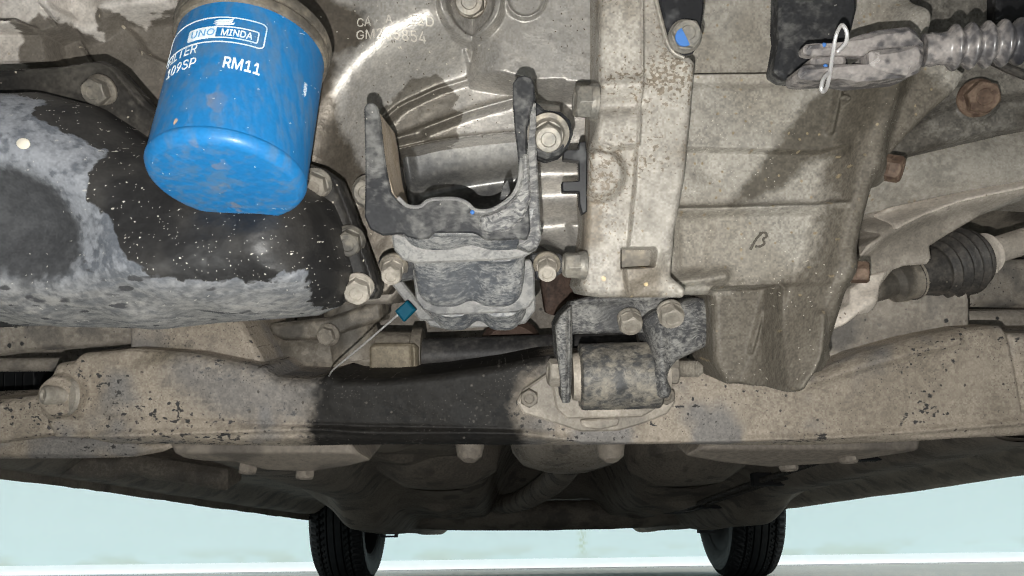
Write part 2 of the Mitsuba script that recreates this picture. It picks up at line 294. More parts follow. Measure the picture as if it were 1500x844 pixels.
mat('m_darkbolt', proc(grime((.075, .07, .062), (.16, .145, .12), (.04, .037, .033), 120, .5, .12, .4, .14)), .45, .3, .5)
mat('m_rust', proc(grime((.075, .048, .034), (.15, .103, .073), (.04, .03, .023), 150, .5, .14, .5, .2)), .7, 0, .3, BUMP_DIRT, .0004)
mat('m_boot', proc(grime((.034, .031, .028), (.085, .075, .064), (.025, .024, .023), 130, .54, .2, .3, .25, specks=[(300, .12, .1, (.3, .26, .2))])), .6, 0, .4, BUMP_FINE, .0001)
mat('m_clear', proc(grime((.075, .071, .072), (.235, .214, .20), (.018, .019, .024), 48, .5, .10, .97, .2, specks=[(160, .15, .06, (.42, .25, .13))])), .3, 0, .5, BUMP_DIRT, .0002, clearcoat=.4, clearcoat_gloss=.8)
mat('m_guard', proc(grime((.47, .415, .35), (.58, .52, .45), (.29, .255, .215), 45, .45, .16, .6, .16, specks=[(260, .13, .08, (.2, .16, .12))])), .65, 0, .35, BUMP_DIRT, .0004)
mat('m_rack', proc(grime((.125, .108, .086), (.25, .22, .18), (.05, .045, .038), 40, .47, .16, .8, .16)), .55, .1, .4, BUMP_CAST, .0003)
mat('m_redbrown', proc(grime((.05, .031, .023), (.10, .064, .048), (.03, .022, .018), 60, .48, .16, .5, .2)), .7)
mat('m_under', proc(grime((.13, .112, .094), (.21, .182, .15), (.07, .062, .055), 14, .47, .18, .6, .12)), .7, 0, .4)
mat('m_wire', (.72, .70, .68), .3, .6, .5)
mat('m_tag', (.001, .045, .075), .6, 0, .1)
mat('m_bluedot', (.05, .14, .36), .6, 0, .2)
def tyre_c(p, n, uv): return mix((.006, .007, .008), (.012, .013, .014), nz(p.x * 60, p.y * 60, p.z * 60))
mat('m_tyre', proc(tyre_c), .6, 0, .3)
mat('m_rim', (.014, .014, .015), .6, .0, .2)
mat('m_body', (.30, .30, .31), .35, 0, .5)
def wall_c(p, n, uv):
    a = fb(p.x * 1.0, p.y * 2, p.z * 1.8, 4); low = sstep(.16, .01, p.z) * sstep(.40, .70, fb(p.x * 3 + 2, 1, p.z * 6, 3))
    c = mix((.70, .82, .81), (.74, .855, .845), a); c = mix(c, (.58, .62, .50), low * .45)
    streak = dr.exp(-dr.square((p.x - .58 + .02 * nz(p.z * 40)) / .035)) * sstep(.0, .08, p.z) * sstep(.36, .2, p.z) * nz(p.x * 90, 3, p.z * 40)
    return mix(c, (.5, .56, .33), .6 * streak)
mat('m_wall', proc(wall_c), .7, 0, .3)
def skirt_c(p, n, uv): return mix((.90, .92, .93), (.93, .94, .95), fb(p.x * 3, p.y, p.z * 30, 3))
mat('m_skirt', proc(skirt_c), .5, 0, .4)
def floor_c(p, n, uv):
    a = fb(p.x * 3, p.y * 3, 0, 4); b = nz(p.x * 160, p.y * 160, 0)
    return mix((.24, .262, .262), (.31, .333, .33), a) * (.9 + .2 * b)
mat('m_floor', proc(floor_c), .55, 0, .4)

# ------------------------------------------------------------------ the setting: floor, wall
g = trimesh.creation.box([60, 60, .1]); g.apply_translation([0, 0, -.05])
obj('floor', g, 'm_floor', world=True, kind='structure', smooth=False)
WALL_Y = 6.6
wall = thing('wall', 'pale blue-green painted wall behind the car, stained along its foot', 'wall')
m = trimesh.creation.box([30, .2, 3.2]); m.apply_translation([0, WALL_Y + .1, 1.6]); obj('panel', m, 'm_wall', wall, world=True, smooth=False)
m = trimesh.creation.box([30, WALL_Y - 3.72, .008]); m.apply_translation([0, (WALL_Y + 3.72) / 2, .0]); obj('floor_strip', m, 'm_skirt', world=True, kind='structure', smooth=False)
# ------------------------------------------------------------------ the car's underside, wheels and shell
def grid_sheet(x0, x1, nx, y0, y1, ny, zf, th=.004):
    x, y = np.meshgrid(np.linspace(x0, x1, nx), np.linspace(y0, y1, ny), indexing='ij'); z = zf(x, y)
    idx = np.arange(x.size).reshape(x.shape); a, b, c, d = idx[:-1, :-1].ravel(), idx[1:, :-1].ravel(), idx[1:, 1:].ravel(), idx[:-1, 1:].ravel()
    f = np.vstack([np.stack([a, c, b], 1), np.stack([a, d, c], 1)]); v = np.stack([x.ravel(), y.ravel(), z.ravel()], 1); n = len(v)
    return trimesh.Trimesh(np.vstack([v, v + [0, 0, th]]), np.vstack([f, f[:, ::-1] + n]), process=False)
def sm(a, b, x): t = np.clip((x - a) / (b - a), 0, 1); return t * t * (3 - 2 * t)
CX = .10                               # the car's centre line lies a little to the right of the lens
def floor_z(x, y):
    ax = np.abs(x - CX)
    z = .235 + .10 * (1 - sm(.09, .17, ax)) * (1 - sm(2.0, 2.3, y))            # tunnel
    z -= .045 * np.exp(-((ax - .43 + .03 * np.sin(y * 2)) / .06) ** 4)          # side rails
    z -= .035 * sm(.66, .73, ax)                                                # sills
    z -= .05 * sm(1.5, 1.75, y) * (1 - sm(.5, .6, ax)) * sm(.13, .2, ax)        # tank
    z += .01 * sm(2.25, 2.5, y)
    z -= .012 * np.exp(-((ax - .27) / .035) ** 2) * (np.sin(y * 22) > -.3)
    return z + .006 * (meshkit.fbm(np.stack([x * 9, y * 5, x * 0], -1), 3) - .5)
ub = thing('car', 'car seen from below, its dark dusty floor pan running back to two rear wheels', 'car')
obj('floor_pan', grid_sheet(CX - .74, CX + .74, 260, .72, 3.15, 320, floor_z), 'm_under', ub, world=True, smooth=True)
for s in (-1, 1):
    n = 60; y = np.linspace(.70, 2.42, n); rng = np.random.default_rng(5 + s)
    zb = (.196 if s > 0 else .190) + .004 * rng.standard_normal(n).cumsum() * .15 + (.05 if s > 0 else 0.0) * (1 - sm(.9, 1.9, y))
    ring = [[[CX + s * q, a, b + e_] for q, e_ in ((.742, 0), (.747, 0), (.78, .05), (.79, .16), (.74, .16), (.735, .04))] for a, b in zip(y, zb)]
    obj('sill', loft(ring), 'm_under', ub, world=True, smooth=40)
axle = obj('rear_axle', rough(loft([[[CX + x, 2.42 + .05 * math.cos(t) * (1 + .2 * abs(x)), .205 - .012 * (1 - (x / .62) ** 2) + .045 * math.sin(t) + (.02 * (abs(x) / .6) ** 4)] for t in np.linspace(0, 2 * math.pi, 25)[:-1]] for x in np.linspace(-.6, .6, 25)]), .002, 20), 'm_under', ub, world=True, smooth=50)
for s in (-1, 1):
    b = trimesh.creation.box([.05, .03, .02]); b.apply_translation([CX + s * .49, 2.385, .143]); h = trimesh.creation.box([.036, .04, .010]); h.apply_translation([CX + s * .49, 2.385, .143])
    obj('bracket', b.difference(h), 'm_rim', axle, world=True, smooth=False)
def tyre(name, x, y, label):
    ro, wd = .275, .155
    prof = [(.19, -.070), (.225, -.083), (.25, -.083), (.266, -.073), (.2735, -.055)]
    for q in np.linspace(-.05, .05, 41): prof.append((ro - (.007 if abs((q / .0225) % 1 - .5) > .42 else 0) - .0004 * (abs(q) * 100) ** 1.2, q))
    prof += [(.2735, .055), (.266, .073), (.25, .083), (.225, .083), (.19, .070)]
    def lug(tt, s_):
        out = np.ones((len(s_), len(tt))); sh = np.abs(s_)[:, None]
        out -= .022 * ((sh > .028) & (sh < .074) & (((tt[None] * 36 / math.pi + s_[:, None] * 30) % 1) < .25)); return out
    o = np.array([x, y, ro - .006]); 
    t = obj(name, rev(prof, o, [1, 0, 0], 288, lug), 'm_tyre', ub, label, world=True, smooth=30)
    obj('rim', rev([(.0, -.02), (.09, -.02), (.12, -.05), (.185, -.068), (.193, -.068), (.193, .068), (.185, .068), (.16, .03), (.06, .05), (0, .05)], o, [1, 0, 0], 48), 'm_rim', t, world=True)
    obj('brake_drum', rev([(0, -.10 if x > 0 else .10), (.10, -.10 if x > 0 else .10), (.105, 0), (0, 0)], o, [1, 0, 0], 40), 'm_rim', t, world=True)
tyre('rear_wheel', CX - .66, 2.62, 'black rear wheel on the left, seen past the underbody')
tyre('rear_wheel', CX + .66, 2.62, 'black rear wheel on the right, seen past the underbody')
# body shell over the engine and cabin, out of the frame but shading it
secs = []
for y, hz, hw, zl in [(-.32, .56, .70, .30), (-.34, .62, .74, .26), (-.25, .74, .78, .25), (.2, .86, .80, .25), (.8, .94, .80, .26), (1.25, 1.38, .76, .26), (2.2, 1.46, .74, .27), (3.0, 1.38, .74, .30), (3.25, .95, .76, .33), (3.28, .6, .74, .36)]:
    secs.append([[CX + hw * x, y, zl + (hz - zl) * z] for x, z in [(-1, 0), (-1.02, .3), (-1, .6), (-.9, .92), (-.75, 1), (-.3, 1.02), (.3, 1.02), (.75, 1), (.9, .92), (1, .6), (1.02, .3), (1, 0)]])
S_ = np.array(secs); k_, n_ = S_.shape[:2]
vs = S_.reshape(-1, 3); fs = []
for i in range(k_ - 1):
    for j in range(n_ - 1): fs += [[i * n_ + j, i * n_ + j + 1, (i + 1) * n_ + j + 1], [i * n_ + j, (i + 1) * n_ + j + 1, (i + 1) * n_ + j]]
for e in (0, k_ - 1):
    for j in range(1, n_ - 1): fs.append([e * n_, e * n_ + j, e * n_ + j + 1])
obj('shell', trimesh.Trimesh(vs, fs, process=False), 'm_body', ub, world=True, smooth=40)
lip = [[[CX + x, -.30 + .22 * (abs(x) / .78) ** 3 + dy, z] for dy, z in ((0, .30), (-.03, .29), (-.035, .20), (-.02, .135), (0, .13), (.012, .14), (.01, .20))] for x in np.linspace(-.78, .78, 25)]
obj('air_dam', loft(lip), 'm_rim', ub, world=True, smooth=40)
tyre('front_wheel', CX - .77, .50, 'black front wheel on the left side of the engine')
tyre('front_wheel', CX + .77, .50, 'black front wheel on the right side of the engine')

# ------------------------------------------------------------------ background behind the engine
fw = thing('firewall', 'grey-brown dusty body panel behind the steering rack', 'body panel')
obj('panel', relief([(-900, -700), (2400, -700), (2400, 560), (1500, 520), (900, 540), (300, 540), (-900, 560)], .74, lambda u, v: .74 + .02 * (meshkit.fbm(np.stack([u * 14, v * 14, u * 0], -1), 3) - .5), .006, .78, 2), 'm_cross2', fw, smooth=True)
hs = thing('exhaust_shield', 'reddish brown curved piece behind the bracket, above the black rack tube', 'shield')
obj('shell', relief([(790, 390), (850, 380), (900, 420), (850, 470), (800, 460)], .60, lambda u, v: .60 + 3 * (u - .0) ** 2, .003, .64, 6), 'm_redbrown', hs, smooth=True)
obj('ring', rev([(sc(46, .57), 0), (sc(50, .57), .006), (sc(46, .57), .02), (0, .02)], pt(748, 505, .625), [.05, -.3, -1], 48), 'm_redbrown', hs)

# ------------------------------------------------------------------ engine block, upper left
blk = thing('engine_block', 'pale dusty engine casting with an oily brown lower half, left of the blue filter', 'engine block')
def w_block(u, v):
    w = np.full(np.shape(u), .432)
    w -= .020 * st(sd_poly(poly([(-200, -200), (85, -200), (83, 8), (94, 22), (84, 36), (60, 45), (-200, 47)], .41, 5), u, v), .0008)
    w -= .018 * st(sd_poly(poly([(-200, 46), (58, 45), (64, 52), (70, 88), (60, 94), (-200, 96)], .415, 4), u, v), .0012)
    w -= .010 * st(sd_poly(poly([(84, -200), (262, -200), (262, 22), (190, 27), (150, 55), (130, 60), (95, 30)], .43, 6), u, v), .0025)
    w += .006 * st(sd_poly(poly([(175, 33), (262, 26), (262, 100), (240, 91), (212, 77), (200, 60)], .43, 3), u, v), .0015)
    w -= .0035 * rib(sd_line([(178, 33), (200, 58), (211, 76), (243, 91), (300, 100)], .43, u, v), .0012)
    w += .004 * rib(sd_line([(90, 28), (110, 55), (130, 85), (140, 100)], .43, u, v), .0006)
    w -= .006 * rib(sd_line([(170, 22), (240, 10), (300, -20)], .43, u, v), .006)
    return w + .0018 * (meshkit.fbm(np.stack([u * 60, v * 60, u * 0], -1), 3) - .5)
obj('casting', relief([(-200, -200), (580, -200), (590, 420), (570, 446), (480, 446), (-200, 455)], .43, w_block, .0008, .50, 2), 'm_block', blk, smooth=True)
# oil filter head: the boss that the filter screws onto
# ------------------------------------------------------------------ bell housing, middle
bell = thing('bell_housing', 'smooth grey aluminium casting with curved ribs, behind the black bracket', 'engine casting')
def w_bell(u, v):
    w = np.full(np.shape(u), .412)
    A = poly([(300, -200), (700, -200), (692, 40), (672, 70), (640, 86), (600, 104), (565, 128), (538, 158), (520, 195), (505, 250), (470, 300), (300, 300)], .39, 10)
    w -= .030 * st(sd_poly(A, u, v) + .006, .0190)
    B = poly([(690, -400), (900, -400), (900, 132), (780, 126), (735, 114), (690, 107)], .39, 2)
    w = np.minimum(w, .412 - .0235 * st(sd_poly(B, u, v), .0035) * st(-(u - uv2(690, 0, .39)[0]), .018))
    w += .004 * st(sd_poly(poly([(300, -200), (520, -200), (545, 60), (500, 110), (475, 200), (440, 320), (300, 320)], .39, 10), u, v), .008)
    w -= .0035 * rib(sd_line([(562, 170), (585, 151), (612, 137), (640, 124), (668, 115), (687, 107), (689, 92), (683, 72)], .40, u, v), .0017)
    w -= .006 * rib(sd_line([(560, 210), (610, 191), (660, 172), (700, 158), (780, 136)], .405, u, v), .0024)
    w -= .005 * rib(sd_line([(560, 226), (640, 209), (700, 201), (790, 193)], .41, u, v), .0016)
    w -= .005 * rib(sd_line([(570, 213), (590, 207), (618, 200)], .41, u, v), .0022)
    w += .022 * st(sd_poly(poly([(580, 228), (640, 213), (700, 205), (768, 199), (768, 345), (600, 345)], .415, 4), u, v), .0014)
    w += .003 * st(sd_poly(poly([(785, 133), (823, 133), (823, 200), (785, 215)], .41, 1), u, v), .0005)
    w -= .010 * rib(sd_line([(775, 256), (870, 256)], .41, u, v), .0085)
    w -= .016 * rib(sd_line([(780, 335), (870, 330)], .41, u, v), .011)
    w -= .006 * st(sd_poly(poly([(828, 330), (880, 330), (880, 410), (862, 400), (845, 372)], .41, 4), u, v), .002)
    bx, by = uv2(690, 6, .385); r = np.hypot(u - bx, v - by)
    w -= .009 * st(r - sc(47, .385), .0016); w += .007 * st(r - sc(33, .385), .0012)
    cx, cy = uv2(770, -5, .385); w -= .003 * rib(np.hypot(u - cx, v - cy) - sc(28, .385), .001)
    return w + .0010 * (meshkit.fbm(np.stack([u * 70, v * 70, u * 0], -1), 3) - .5)
obj('casting', relief([(430, -200), (884, -200), (884, 412), (862, 400), (842, 376), (800, 352), (700, 352), (615, 352), (588, 405), (565, 432), (470, 432), (430, 330)], .41, w_bell, .0006, .47, 3), 'm_cast', bell, smooth=True)
obj('cover_plate', relief([(586, 222), (640, 208), (768, 190), (775, 330), (605, 330)], .427, lambda u, v: .428 - .011 * rib(sd_line([(610, 292), (690, 276), (790, 262)], .427, u, v), .0075) - .004 * rib(sd_line([(594, 215), (612, 320)], .427, u, v), .003), .0007, .44, 2), 'm_cover', bell, 'dark grey cover plate inside the opening', smooth=True) if False else None
mat('m_cover', proc(grime((.13, .13, .128), (.24, .235, .22), (.07, .07, .07), 45, .5, .16, .5, .16, specks=[(300, .12, .1, (.4, .38, .34))])), .38, .5, .5, BUMP_FINE, .00005)
obj('cover_plate', relief([(586, 222), (640, 208), (768, 190), (775, 330), (605, 330)], .427, lambda u, v: .428 - .011 * rib(sd_line([(610, 292), (690, 276), (790, 262)], .427, u, v), .0075) - .004 * rib(sd_line([(594, 215), (612, 320)], .427, u, v), .003), .0007, .44, 2), 'm_cover', bell, 'dark grey cover plate inside the opening', smooth=True)
def letters(text, px, py, w, hpx, rot=0, depth=.0006, bold=False, gap=1.0, on=None):
    m = meshkit.text_mesh(text, sc(hpx, w), depth, bold); v = np.asarray(m.vertices); v[:, 0] *= gap
    c, s = math.cos(rot), math.sin(rot); o = pt(px, py, w)
    m.vertices = np.stack([o[0] + v[:, 0] * c - v[:, 1] * s, o[1] + v[:, 0] * s + v[:, 1] * c, o[2] - v[:, 2]], 1); m.faces = m.faces[:, ::-1]
    if on is not None: m.vertices[:, 2] += on(m.vertices[:, 0], m.vertices[:, 1]) - o[2] - depth * .25
    return m
obj('cast_lettering', cat(letters('CA', 520, 36, .382, 12, on=w_bell), letters('A', 565, 34, .382, 11, on=w_bell), letters('12D', 596, 35, .382, 12, gap=1.2, on=w_bell)), 'm_emboss', bell, 'raised cast characters of the upper line', smooth=False)
obj('cast_lettering', letters('GM255854', 519, 55, .382, 13, gap=1.05, on=w_bell), 'm_emboss', bell, 'raised cast part number of the lower line', smooth=False)
mat('m_emboss', (.56, .52, .46), .5, .3)
obj('bolt', hexbolt(pt(690, 2, .392), [-.03, -.35, -.93], sc(40, .385), .011, sc(25, .385), .002, .5), 'm_bolt', bell)
obj('bolt', hexbolt(pt(541, 281, .395), [-.1, -.2, -.97], sc(36, .38), .006, sc(26, .38), .002, .2), 'm_bolt', bell)

# ------------------------------------------------------------------ oil pan, left
pan = thing('oil_pan', 'black oil pan under the filter, its belly caked with pale grey dust', 'oil pan')
FL = [(-200, 98), (0, 102), (85, 97), (128, 90), (150, 88), (170, 98), (190, 122), (215, 150), (300, 215), (430, 232), (478, 248), (497, 262), (512, 300), (530, 350), (548, 400), (556, 425), (550, 438), (500, 442), (450, 462), (300, 455), (-200, 465)]
def w_panflange(u, v):
    w = np.full(np.shape(u), .360); p = poly(FL, .36, 6); d = sd_poly(p, u, v)
    w -= .002 * rib(d + sc(5, .36), .0012)
    return w
obj('flange', relief(FL, .36, w_panflange, .001, .372, 6, .002), 'm_panflange', pan, smooth=True)
BODY = [(-200, 128), (40, 122), (110, 140), (160, 172), (200, 200), (330, 235), (430, 262), (470, 290), (487, 330), (492, 370), (500, 395), (497, 425), (478, 450), (440, 466), (360, 472), (280, 478), (200, 487), (130, 486), (60, 482), (0, 482), (-200, 490)]
def w_pan(u, v):
    p = poly(BODY, .335, 12); d = -sd_poly(p, u, v); R = .030
    t = np.clip(d / R, 0, 1); w = .362 - .052 * np.sqrt(np.maximum(1 - (1 - t) ** 2, 0))
    bx, by = uv2(325, 365, .31); w -= .010 * np.exp(-(((u - bx) / .045) ** 2 + ((v - by) / .022) ** 2))
    bx, by = uv2(430, 345, .31); w -= .006 * np.exp(-(((u - bx) / .016) ** 2 + ((v - by) / .02) ** 2))
    bx, by = uv2(30, 330, .31); w += .010 * np.exp(-(((u - bx) / .035) ** 2 + ((v - by) / .02) ** 2))
    w -= .005 * rib(sd_line([(-100, 190), (100, 260), (200, 380), (300, 440)], .31, u, v), .012)
    w += .006 * np.sin(u * 130 + 1) * st(v - uv2(0, 455, .32)[1], .006)
    return w + .0016 * (meshkit.fbm(np.stack([u * 80, v * 130, u * 0], -1), 3, 4) - .5)
obj('sump', relief(BODY, .335, w_pan, .0007, .366, 12, .001), 'm_pan', pan, smooth=True)
for x, y, ax, mm_ in [(150, 132, (-.12, -.42, -.9), 'm_bolt'), (464, 268, (-.05, -.42, -.9), 'm_bolt'), (513, 351, (.0, -.4, -.9), 'm_darkbolt'), (526, 420, (.0, -.45, -.88), 'm_dirtbolt')]:
    obj('bolt', hexbolt(pt(x, y, .359), np.array(ax), .0115, .0065, sc(23, .36), .0016, .45), mm_, pan, smooth=30)
obj('tab', plate([(503, 416), (515, 411), (545, 412), (543, 430), (530, 436), (500, 438)], .3585, .002, .0006, 5), 'm_dirtbolt', pan)

q_ = trimesh.creation.icosphere(3, 1.0); q_.apply_scale([.0029, .0025, .0010]); o_ = pt(41, 213, .31); q_.apply_translation([o_[0], o_[1], float(w_pan(np.array([o_[0]]), np.array([o_[1]]))[0])])
obj('paint_splash', q_, 'm_splash', pan, 'cream paint drop on the dusty belly', smooth=True); mat('m_splash', (.62, .57, .47), .6)
# ------------------------------------------------------------------ oil filter
flt = thing('oil_filter', 'bright blue oil filter canister with white printed maker badge', 'oil filter')
FO = pt(331, 272, .286); FA = np.array([.01, .88, .40]); FA /= np.linalg.norm(FA); FR, FLn = .0300, .067
fprof = [(0, -.0006), (.012, -.0005), (.020, -.0002), (.0262, .0003), (.0278, .0008), (.0291, .0019), (.0298, .0032), (FR + .0002, .0042), (FR + .0003, .0050), (FR + .0002, .0056), (FR - .0001, .0062)] + [(FR, s) for s in np.linspace(.0066, FLn, 12)]
obj('canister', rev(fprof + [(FR - .002, FLn), (0, FLn)], FO, FA, 120), 'm_blue', flt, smooth=25)
obj('rolled_seam', rev([(FR - .001, FLn - .002), (FR + .0012, FLn - .0015), (FR + .0018, FLn), (FR + .0018, FLn + .002), (FR + .0005, FLn + .003), (0, FLn + .003)], FO, FA, 96), 'm_ring', flt)
obj('base_ring', rev([(FR - .001, FLn + .003), (FR + .002, FLn + .0032), (FR + .0026, FLn + .006), (FR + .002, FLn + .008), (FR - .004, FLn + .010), (0, FLn + .03)], FO, FA, 96), 'm_ring', flt)
fb_, fc_, fa_ = basis(FA)
FE = -np.array([0, 0, 1.0]); FE = FE - FA * (FE @ FA); FE /= np.linalg.norm(FE); FS = np.cross(FE, FA)   # towards the front, and around to the right
if FS[0] < 0: FS = -FS
def wrap(m, phi0, s0, up=.00012):              # print a flat mesh round the canister: x around, y along the axis
    m = m.copy(); m.merge_vertices()
    v, f = trimesh.remesh.subdivide_to_size(np.asarray(m.vertices), np.asarray(m.faces), .0016)
    a = phi0 + v[:, 0] / FR; r = FR + up + np.clip(v[:, 2], 0, .00018)
    m = trimesh.Trimesh(FO + r[:, None] * (np.cos(a)[:, None] * FE + np.sin(a)[:, None] * FS) + (s0 + v[:, 1])[:, None] * FA, f, process=False); return m
def flat(g, th=.00015):
    return cat(*[trimesh.creation.extrude_polygon(q, th, engine='earcut') for q in getattr(g, 'geoms', [g])])
def txt(t, h, bold=False, gx=1.0):
    m = meshkit.text_mesh(t, h, .00015, bold); m.vertices = np.asarray(m.vertices) * [gx, 1, 1]; return m
L0 = -.030   # left end of the badge, metres around from the badge's origin
outer = sbox(-.030, -.0040, .0142, .0040).buffer(.0023, 8); outer = outer.difference(outer.buffer(-.0005))
inner = sbox(-.0132, -.0021, .0132, .0021).buffer(.0008, 6); mid = sbox(-.0018, -.01, .03, .01)
badge = unary_union([inner.difference(mid), inner.difference(inner.buffer(-.0005))])
obj('badge_outline', wrap(flat(outer), 0, .0510), 'm_print', flt, smooth=False)
obj('badge', wrap(flat(badge), 0, .0497), 'm_print', flt, smooth=False)
mm_ = txt('UNO', .0032, False); mm_.apply_scale([.0103 / mm_.bounds[1][0], 1, 1]); mm_.apply_translation([-.0126, -.0016, 0]); obj('badge_lettering', wrap(mm_, 0, .0497, .00032), 'm_blueprint', flt, smooth=False)
mm_ = txt('MINDA', .0031, True, 1.0); mm_.apply_translation([.0, -.0016, 0]); mm_.apply_scale([.0118 / mm_.bounds[1][0], 1, 1]); obj('badge_lettering', wrap(mm_, 0, .0497), 'm_print', flt, smooth=False)
sw = [Polygon([(-.0035 + d, y), (-.0015 + d, y + .0009), (.0025 + d, y + .0010), (.0040 + d, y + .0015), (.0036 + d, y + .0005), (.0018 + d, y + .0001), (-.0016 + d, y - .0001)]) for d, y in ((0, .0042), (-.0002, .0031), (.0006, .0022))]
obj('badge_emblem', wrap(flat(unary_union(sw)), 0, .0509), 'm_print', flt, smooth=False)
def fit(m, wd, right=False):
    m.apply_scale([wd / (m.bounds[1][0] - m.bounds[0][0]), 1, 1]); m.apply_translation([-(m.bounds[1] if right else m.bounds[0])[0], 0, 0]); return m
obj('printed_lettering', wrap(fit(txt('RM11', .0050, True), .0132), .117, .0328), 'm_print', flt, smooth=False)
obj('printed_lettering', wrap(fit(txt('FILTER', .0046), .0175, True), -.272, .0404), 'm_print', flt, smooth=False)
obj('printed_lettering', wrap(fit(txt('109SP', .0046), .0160, True), -.24, .0334), 'm_print', flt, smooth=False)
mm_ = txt('MRP:', .0020); mm_.apply_transform(trimesh.transformations.rotation_matrix(-math.pi / 2, [0, 0, 1])); obj('printed_lettering', wrap(mm_, 1.2, .0424), 'm_print', flt, smooth=False)
mat('m_blueprint', (.12, .30, .55), .5)

# ------------------------------------------------------------------ stamped bracket, middle
brk = thing('stamped_bracket', 'black stamped steel bracket with two upright arms and stacked scratched flanges', 'bracket')
wA = .318
front = [(533, 158), (537, 151), (545, 150), (553, 156), (557, 175), (561, 215), (566, 250), (573, 282), (585, 296), (598, 303), (615, 303), (626, 294), (640, 291), (668, 291), (684, 297), (696, 308), (716, 309), (735, 300), (752, 285), (761, 262), (759, 230), (754, 190), (751, 150), (751, 122), (758, 112), (768, 110), (778, 113), (783, 125), (783, 146), (777, 165), (771, 185), (772, 240), (775, 300), (777, 338), (772, 352), (758, 350), (735, 352), (712, 352), (698, 343), (690, 341), (636, 341), (628, 349), (612, 351), (596, 347), (590, 342), (560, 345), (542, 336), (534, 318), (535, 250)]
def tilt(m, w0, k, y0):                        # lean a flat part: upper points nearer or farther
    m = m.copy(); v = np.asarray(m.vertices).copy(); v[:, 2] += k * (v[:, 1] - uv2(0, y0, w0)[1]); m.vertices = v; return m
def U_prism(outer_pts, inner_pts, w0, w1): pass
def band(line, w0, w1, th, n=6, k=0.0):
    """Sheet metal seen end-on: a line (pixels at depth w0) given a thickness th and drawn back to w1."""
    P = np.array([uv2(a, b, w0) for a, b in smooth_line(line, n)]); ls = LineString(P).buffer(th / 2, 4, cap_style='round')
    return plate(ls, w0, w1 - w0, th * .25)
obj('face_plate', plate(front, wA, .0026, .0007, 4), 'm_black', brk)
obj('arm_flank', plate([(547, 156), (554, 163), (559, 190), (563, 225), (568, 255), (577, 285), (592, 299), (584, 301), (570, 286), (560, 255), (554, 215), (549, 180)], wA + .0022, .046, .0004, 1.5), 'm_tan', brk, 'left arm flank, worn to tan along its inner face')
mat('m_tan', proc(grime((.30, .235, .165), (.38, .32, .25), (.06, .055, .05), 60, .5, .2, .9, .2)), .6)
obj('arm_flank', plate([(777, 150), (785, 150), (786, 214), (790, 300), (793, 345), (788, 362), (776, 368), (756, 362), (762, 354), (778, 346), (781, 330), (779, 300), (777, 240), (776, 185)], wA + .0035, .034, .0007, 2), 'm_scuff', brk)
obj('ear', plate([(768, 112), (782, 118), (785, 148), (798, 160), (822, 163), (836, 176), (840, 195), (834, 212), (820, 226), (800, 232), (784, 226), (770, 205)], .332, .014, .0016, 5), 'm_black', brk)
obj('ear', plate([(775, 372), (800, 368), (820, 372), (830, 384), (826, 398), (808, 410), (785, 410)], .372, .008, .001, 5), 'm_black', brk)
obj('ear', plate([(553, 384), (560, 374), (585, 372), (612, 384), (612, 408), (580, 414), (560, 408)], .372, .008, .001, 5), 'm_black', brk)
obj('brace', plate([(572, 415), (586, 408), (615, 445), (640, 470), (615, 470)], .378, .006, .001, 3), 'm_dustplate', brk)
obj('inner_web', relief([(597, 305), (626, 300), (640, 297), (668, 297), (686, 303), (700, 314), (720, 312), (742, 300), (756, 284), (764, 260), (772, 262), (772, 320), (740, 345), (600, 345)], wA + .0012, lambda u, v: wA + .0025 + .9 * np.maximum(v - uv2(0, 312, wA)[1], -.004) * 0 + .010 * st(sd_line([(640, 320), (680, 320)], wA, u, v) - .006, .003) * 0 + u * 0, .0007, wA + .03, 2, .0012), 'm_swirl', brk, smooth=True)
def scallop(x0, x1, y0, y1, w0, yy0, yy1, xx0, xx1, w1, dip, n=60, top=60):
    """Pressed cup: a corrugated belly running back and down from one flange to the next, closed above."""
    rings = []
    for t in np.linspace(0, 1, 14):
        w = w0 + (w1 - w0) * t; a, b = x0 + (xx0 - x0) * t, x1 + (xx1 - x1) * t; e = t * t * (3 - 2 * t); yb = y1 + (yy1 - y1) * e
        s = np.linspace(0, 1, n); x = a + (b - a) * s
        edge = np.minimum(s, 1 - s); rnd = 24 * (1 - np.sqrt(np.clip(1 - (1 - np.clip(edge / .10, 0, 1)) ** 2, 0, 1)))
        wav = dip * (np.exp(-((s - .27) / .17) ** 4) + np.exp(-((s - .75) / .17) ** 4))
        y = yb - rnd + wav * 1.0
        rings.append([pt(q, r_, w) for q, r_ in zip(x, y)] + [pt(q, min(yb - top, 10000), w) for q in np.linspace(b, a, 8)])
    return loft(rings)
obj('belly', scallop(584, 782, 0, 330, wA + .003, 0, 362, 592, 784, .344, 7, top=16), 'm_swirl', brk, smooth=50)
obj('flange', tilt(plate([(572, 338), (590, 345), (770, 340), (792, 330), (793, 350), (786, 366), (768, 377), (740, 381), (610, 386), (590, 381), (577, 366)], .340, .0026, .0008, 6), .34, .0, 350), 'm_dustplate', brk)
obj('belly', scallop(598, 772, 0, 374, .343, 0, 441, 612, 766, .3645, 9, top=40), 'm_swirl', brk, smooth=50)
obj('flange', plate([(604, 392), (778, 380), (783, 398), (784, 436), (776, 450), (756, 458), (640, 462), (620, 454), (609, 440)], .364, .0026, .0008, 6), 'm_dustplate', brk)
obj('belly', scallop(622, 772, 0, 450, .367, 0, 470, 628, 772, .385, 14, top=40), 'm_swirl', brk, smooth=50)
obj('end_flange', plate([(614, 440), (785, 430), (784, 455), (770, 474), (745, 478), (650, 482), (630, 478), (617, 462)], .386, .003, .0008, 6), 'm_dustplate', brk)
obj('paint_dot', trimesh.creation.icosphere(2, .0010).apply_translation(pt(692, 311, wA)), 'm_bluedot', brk, 'small blue paint dab on the face plate')
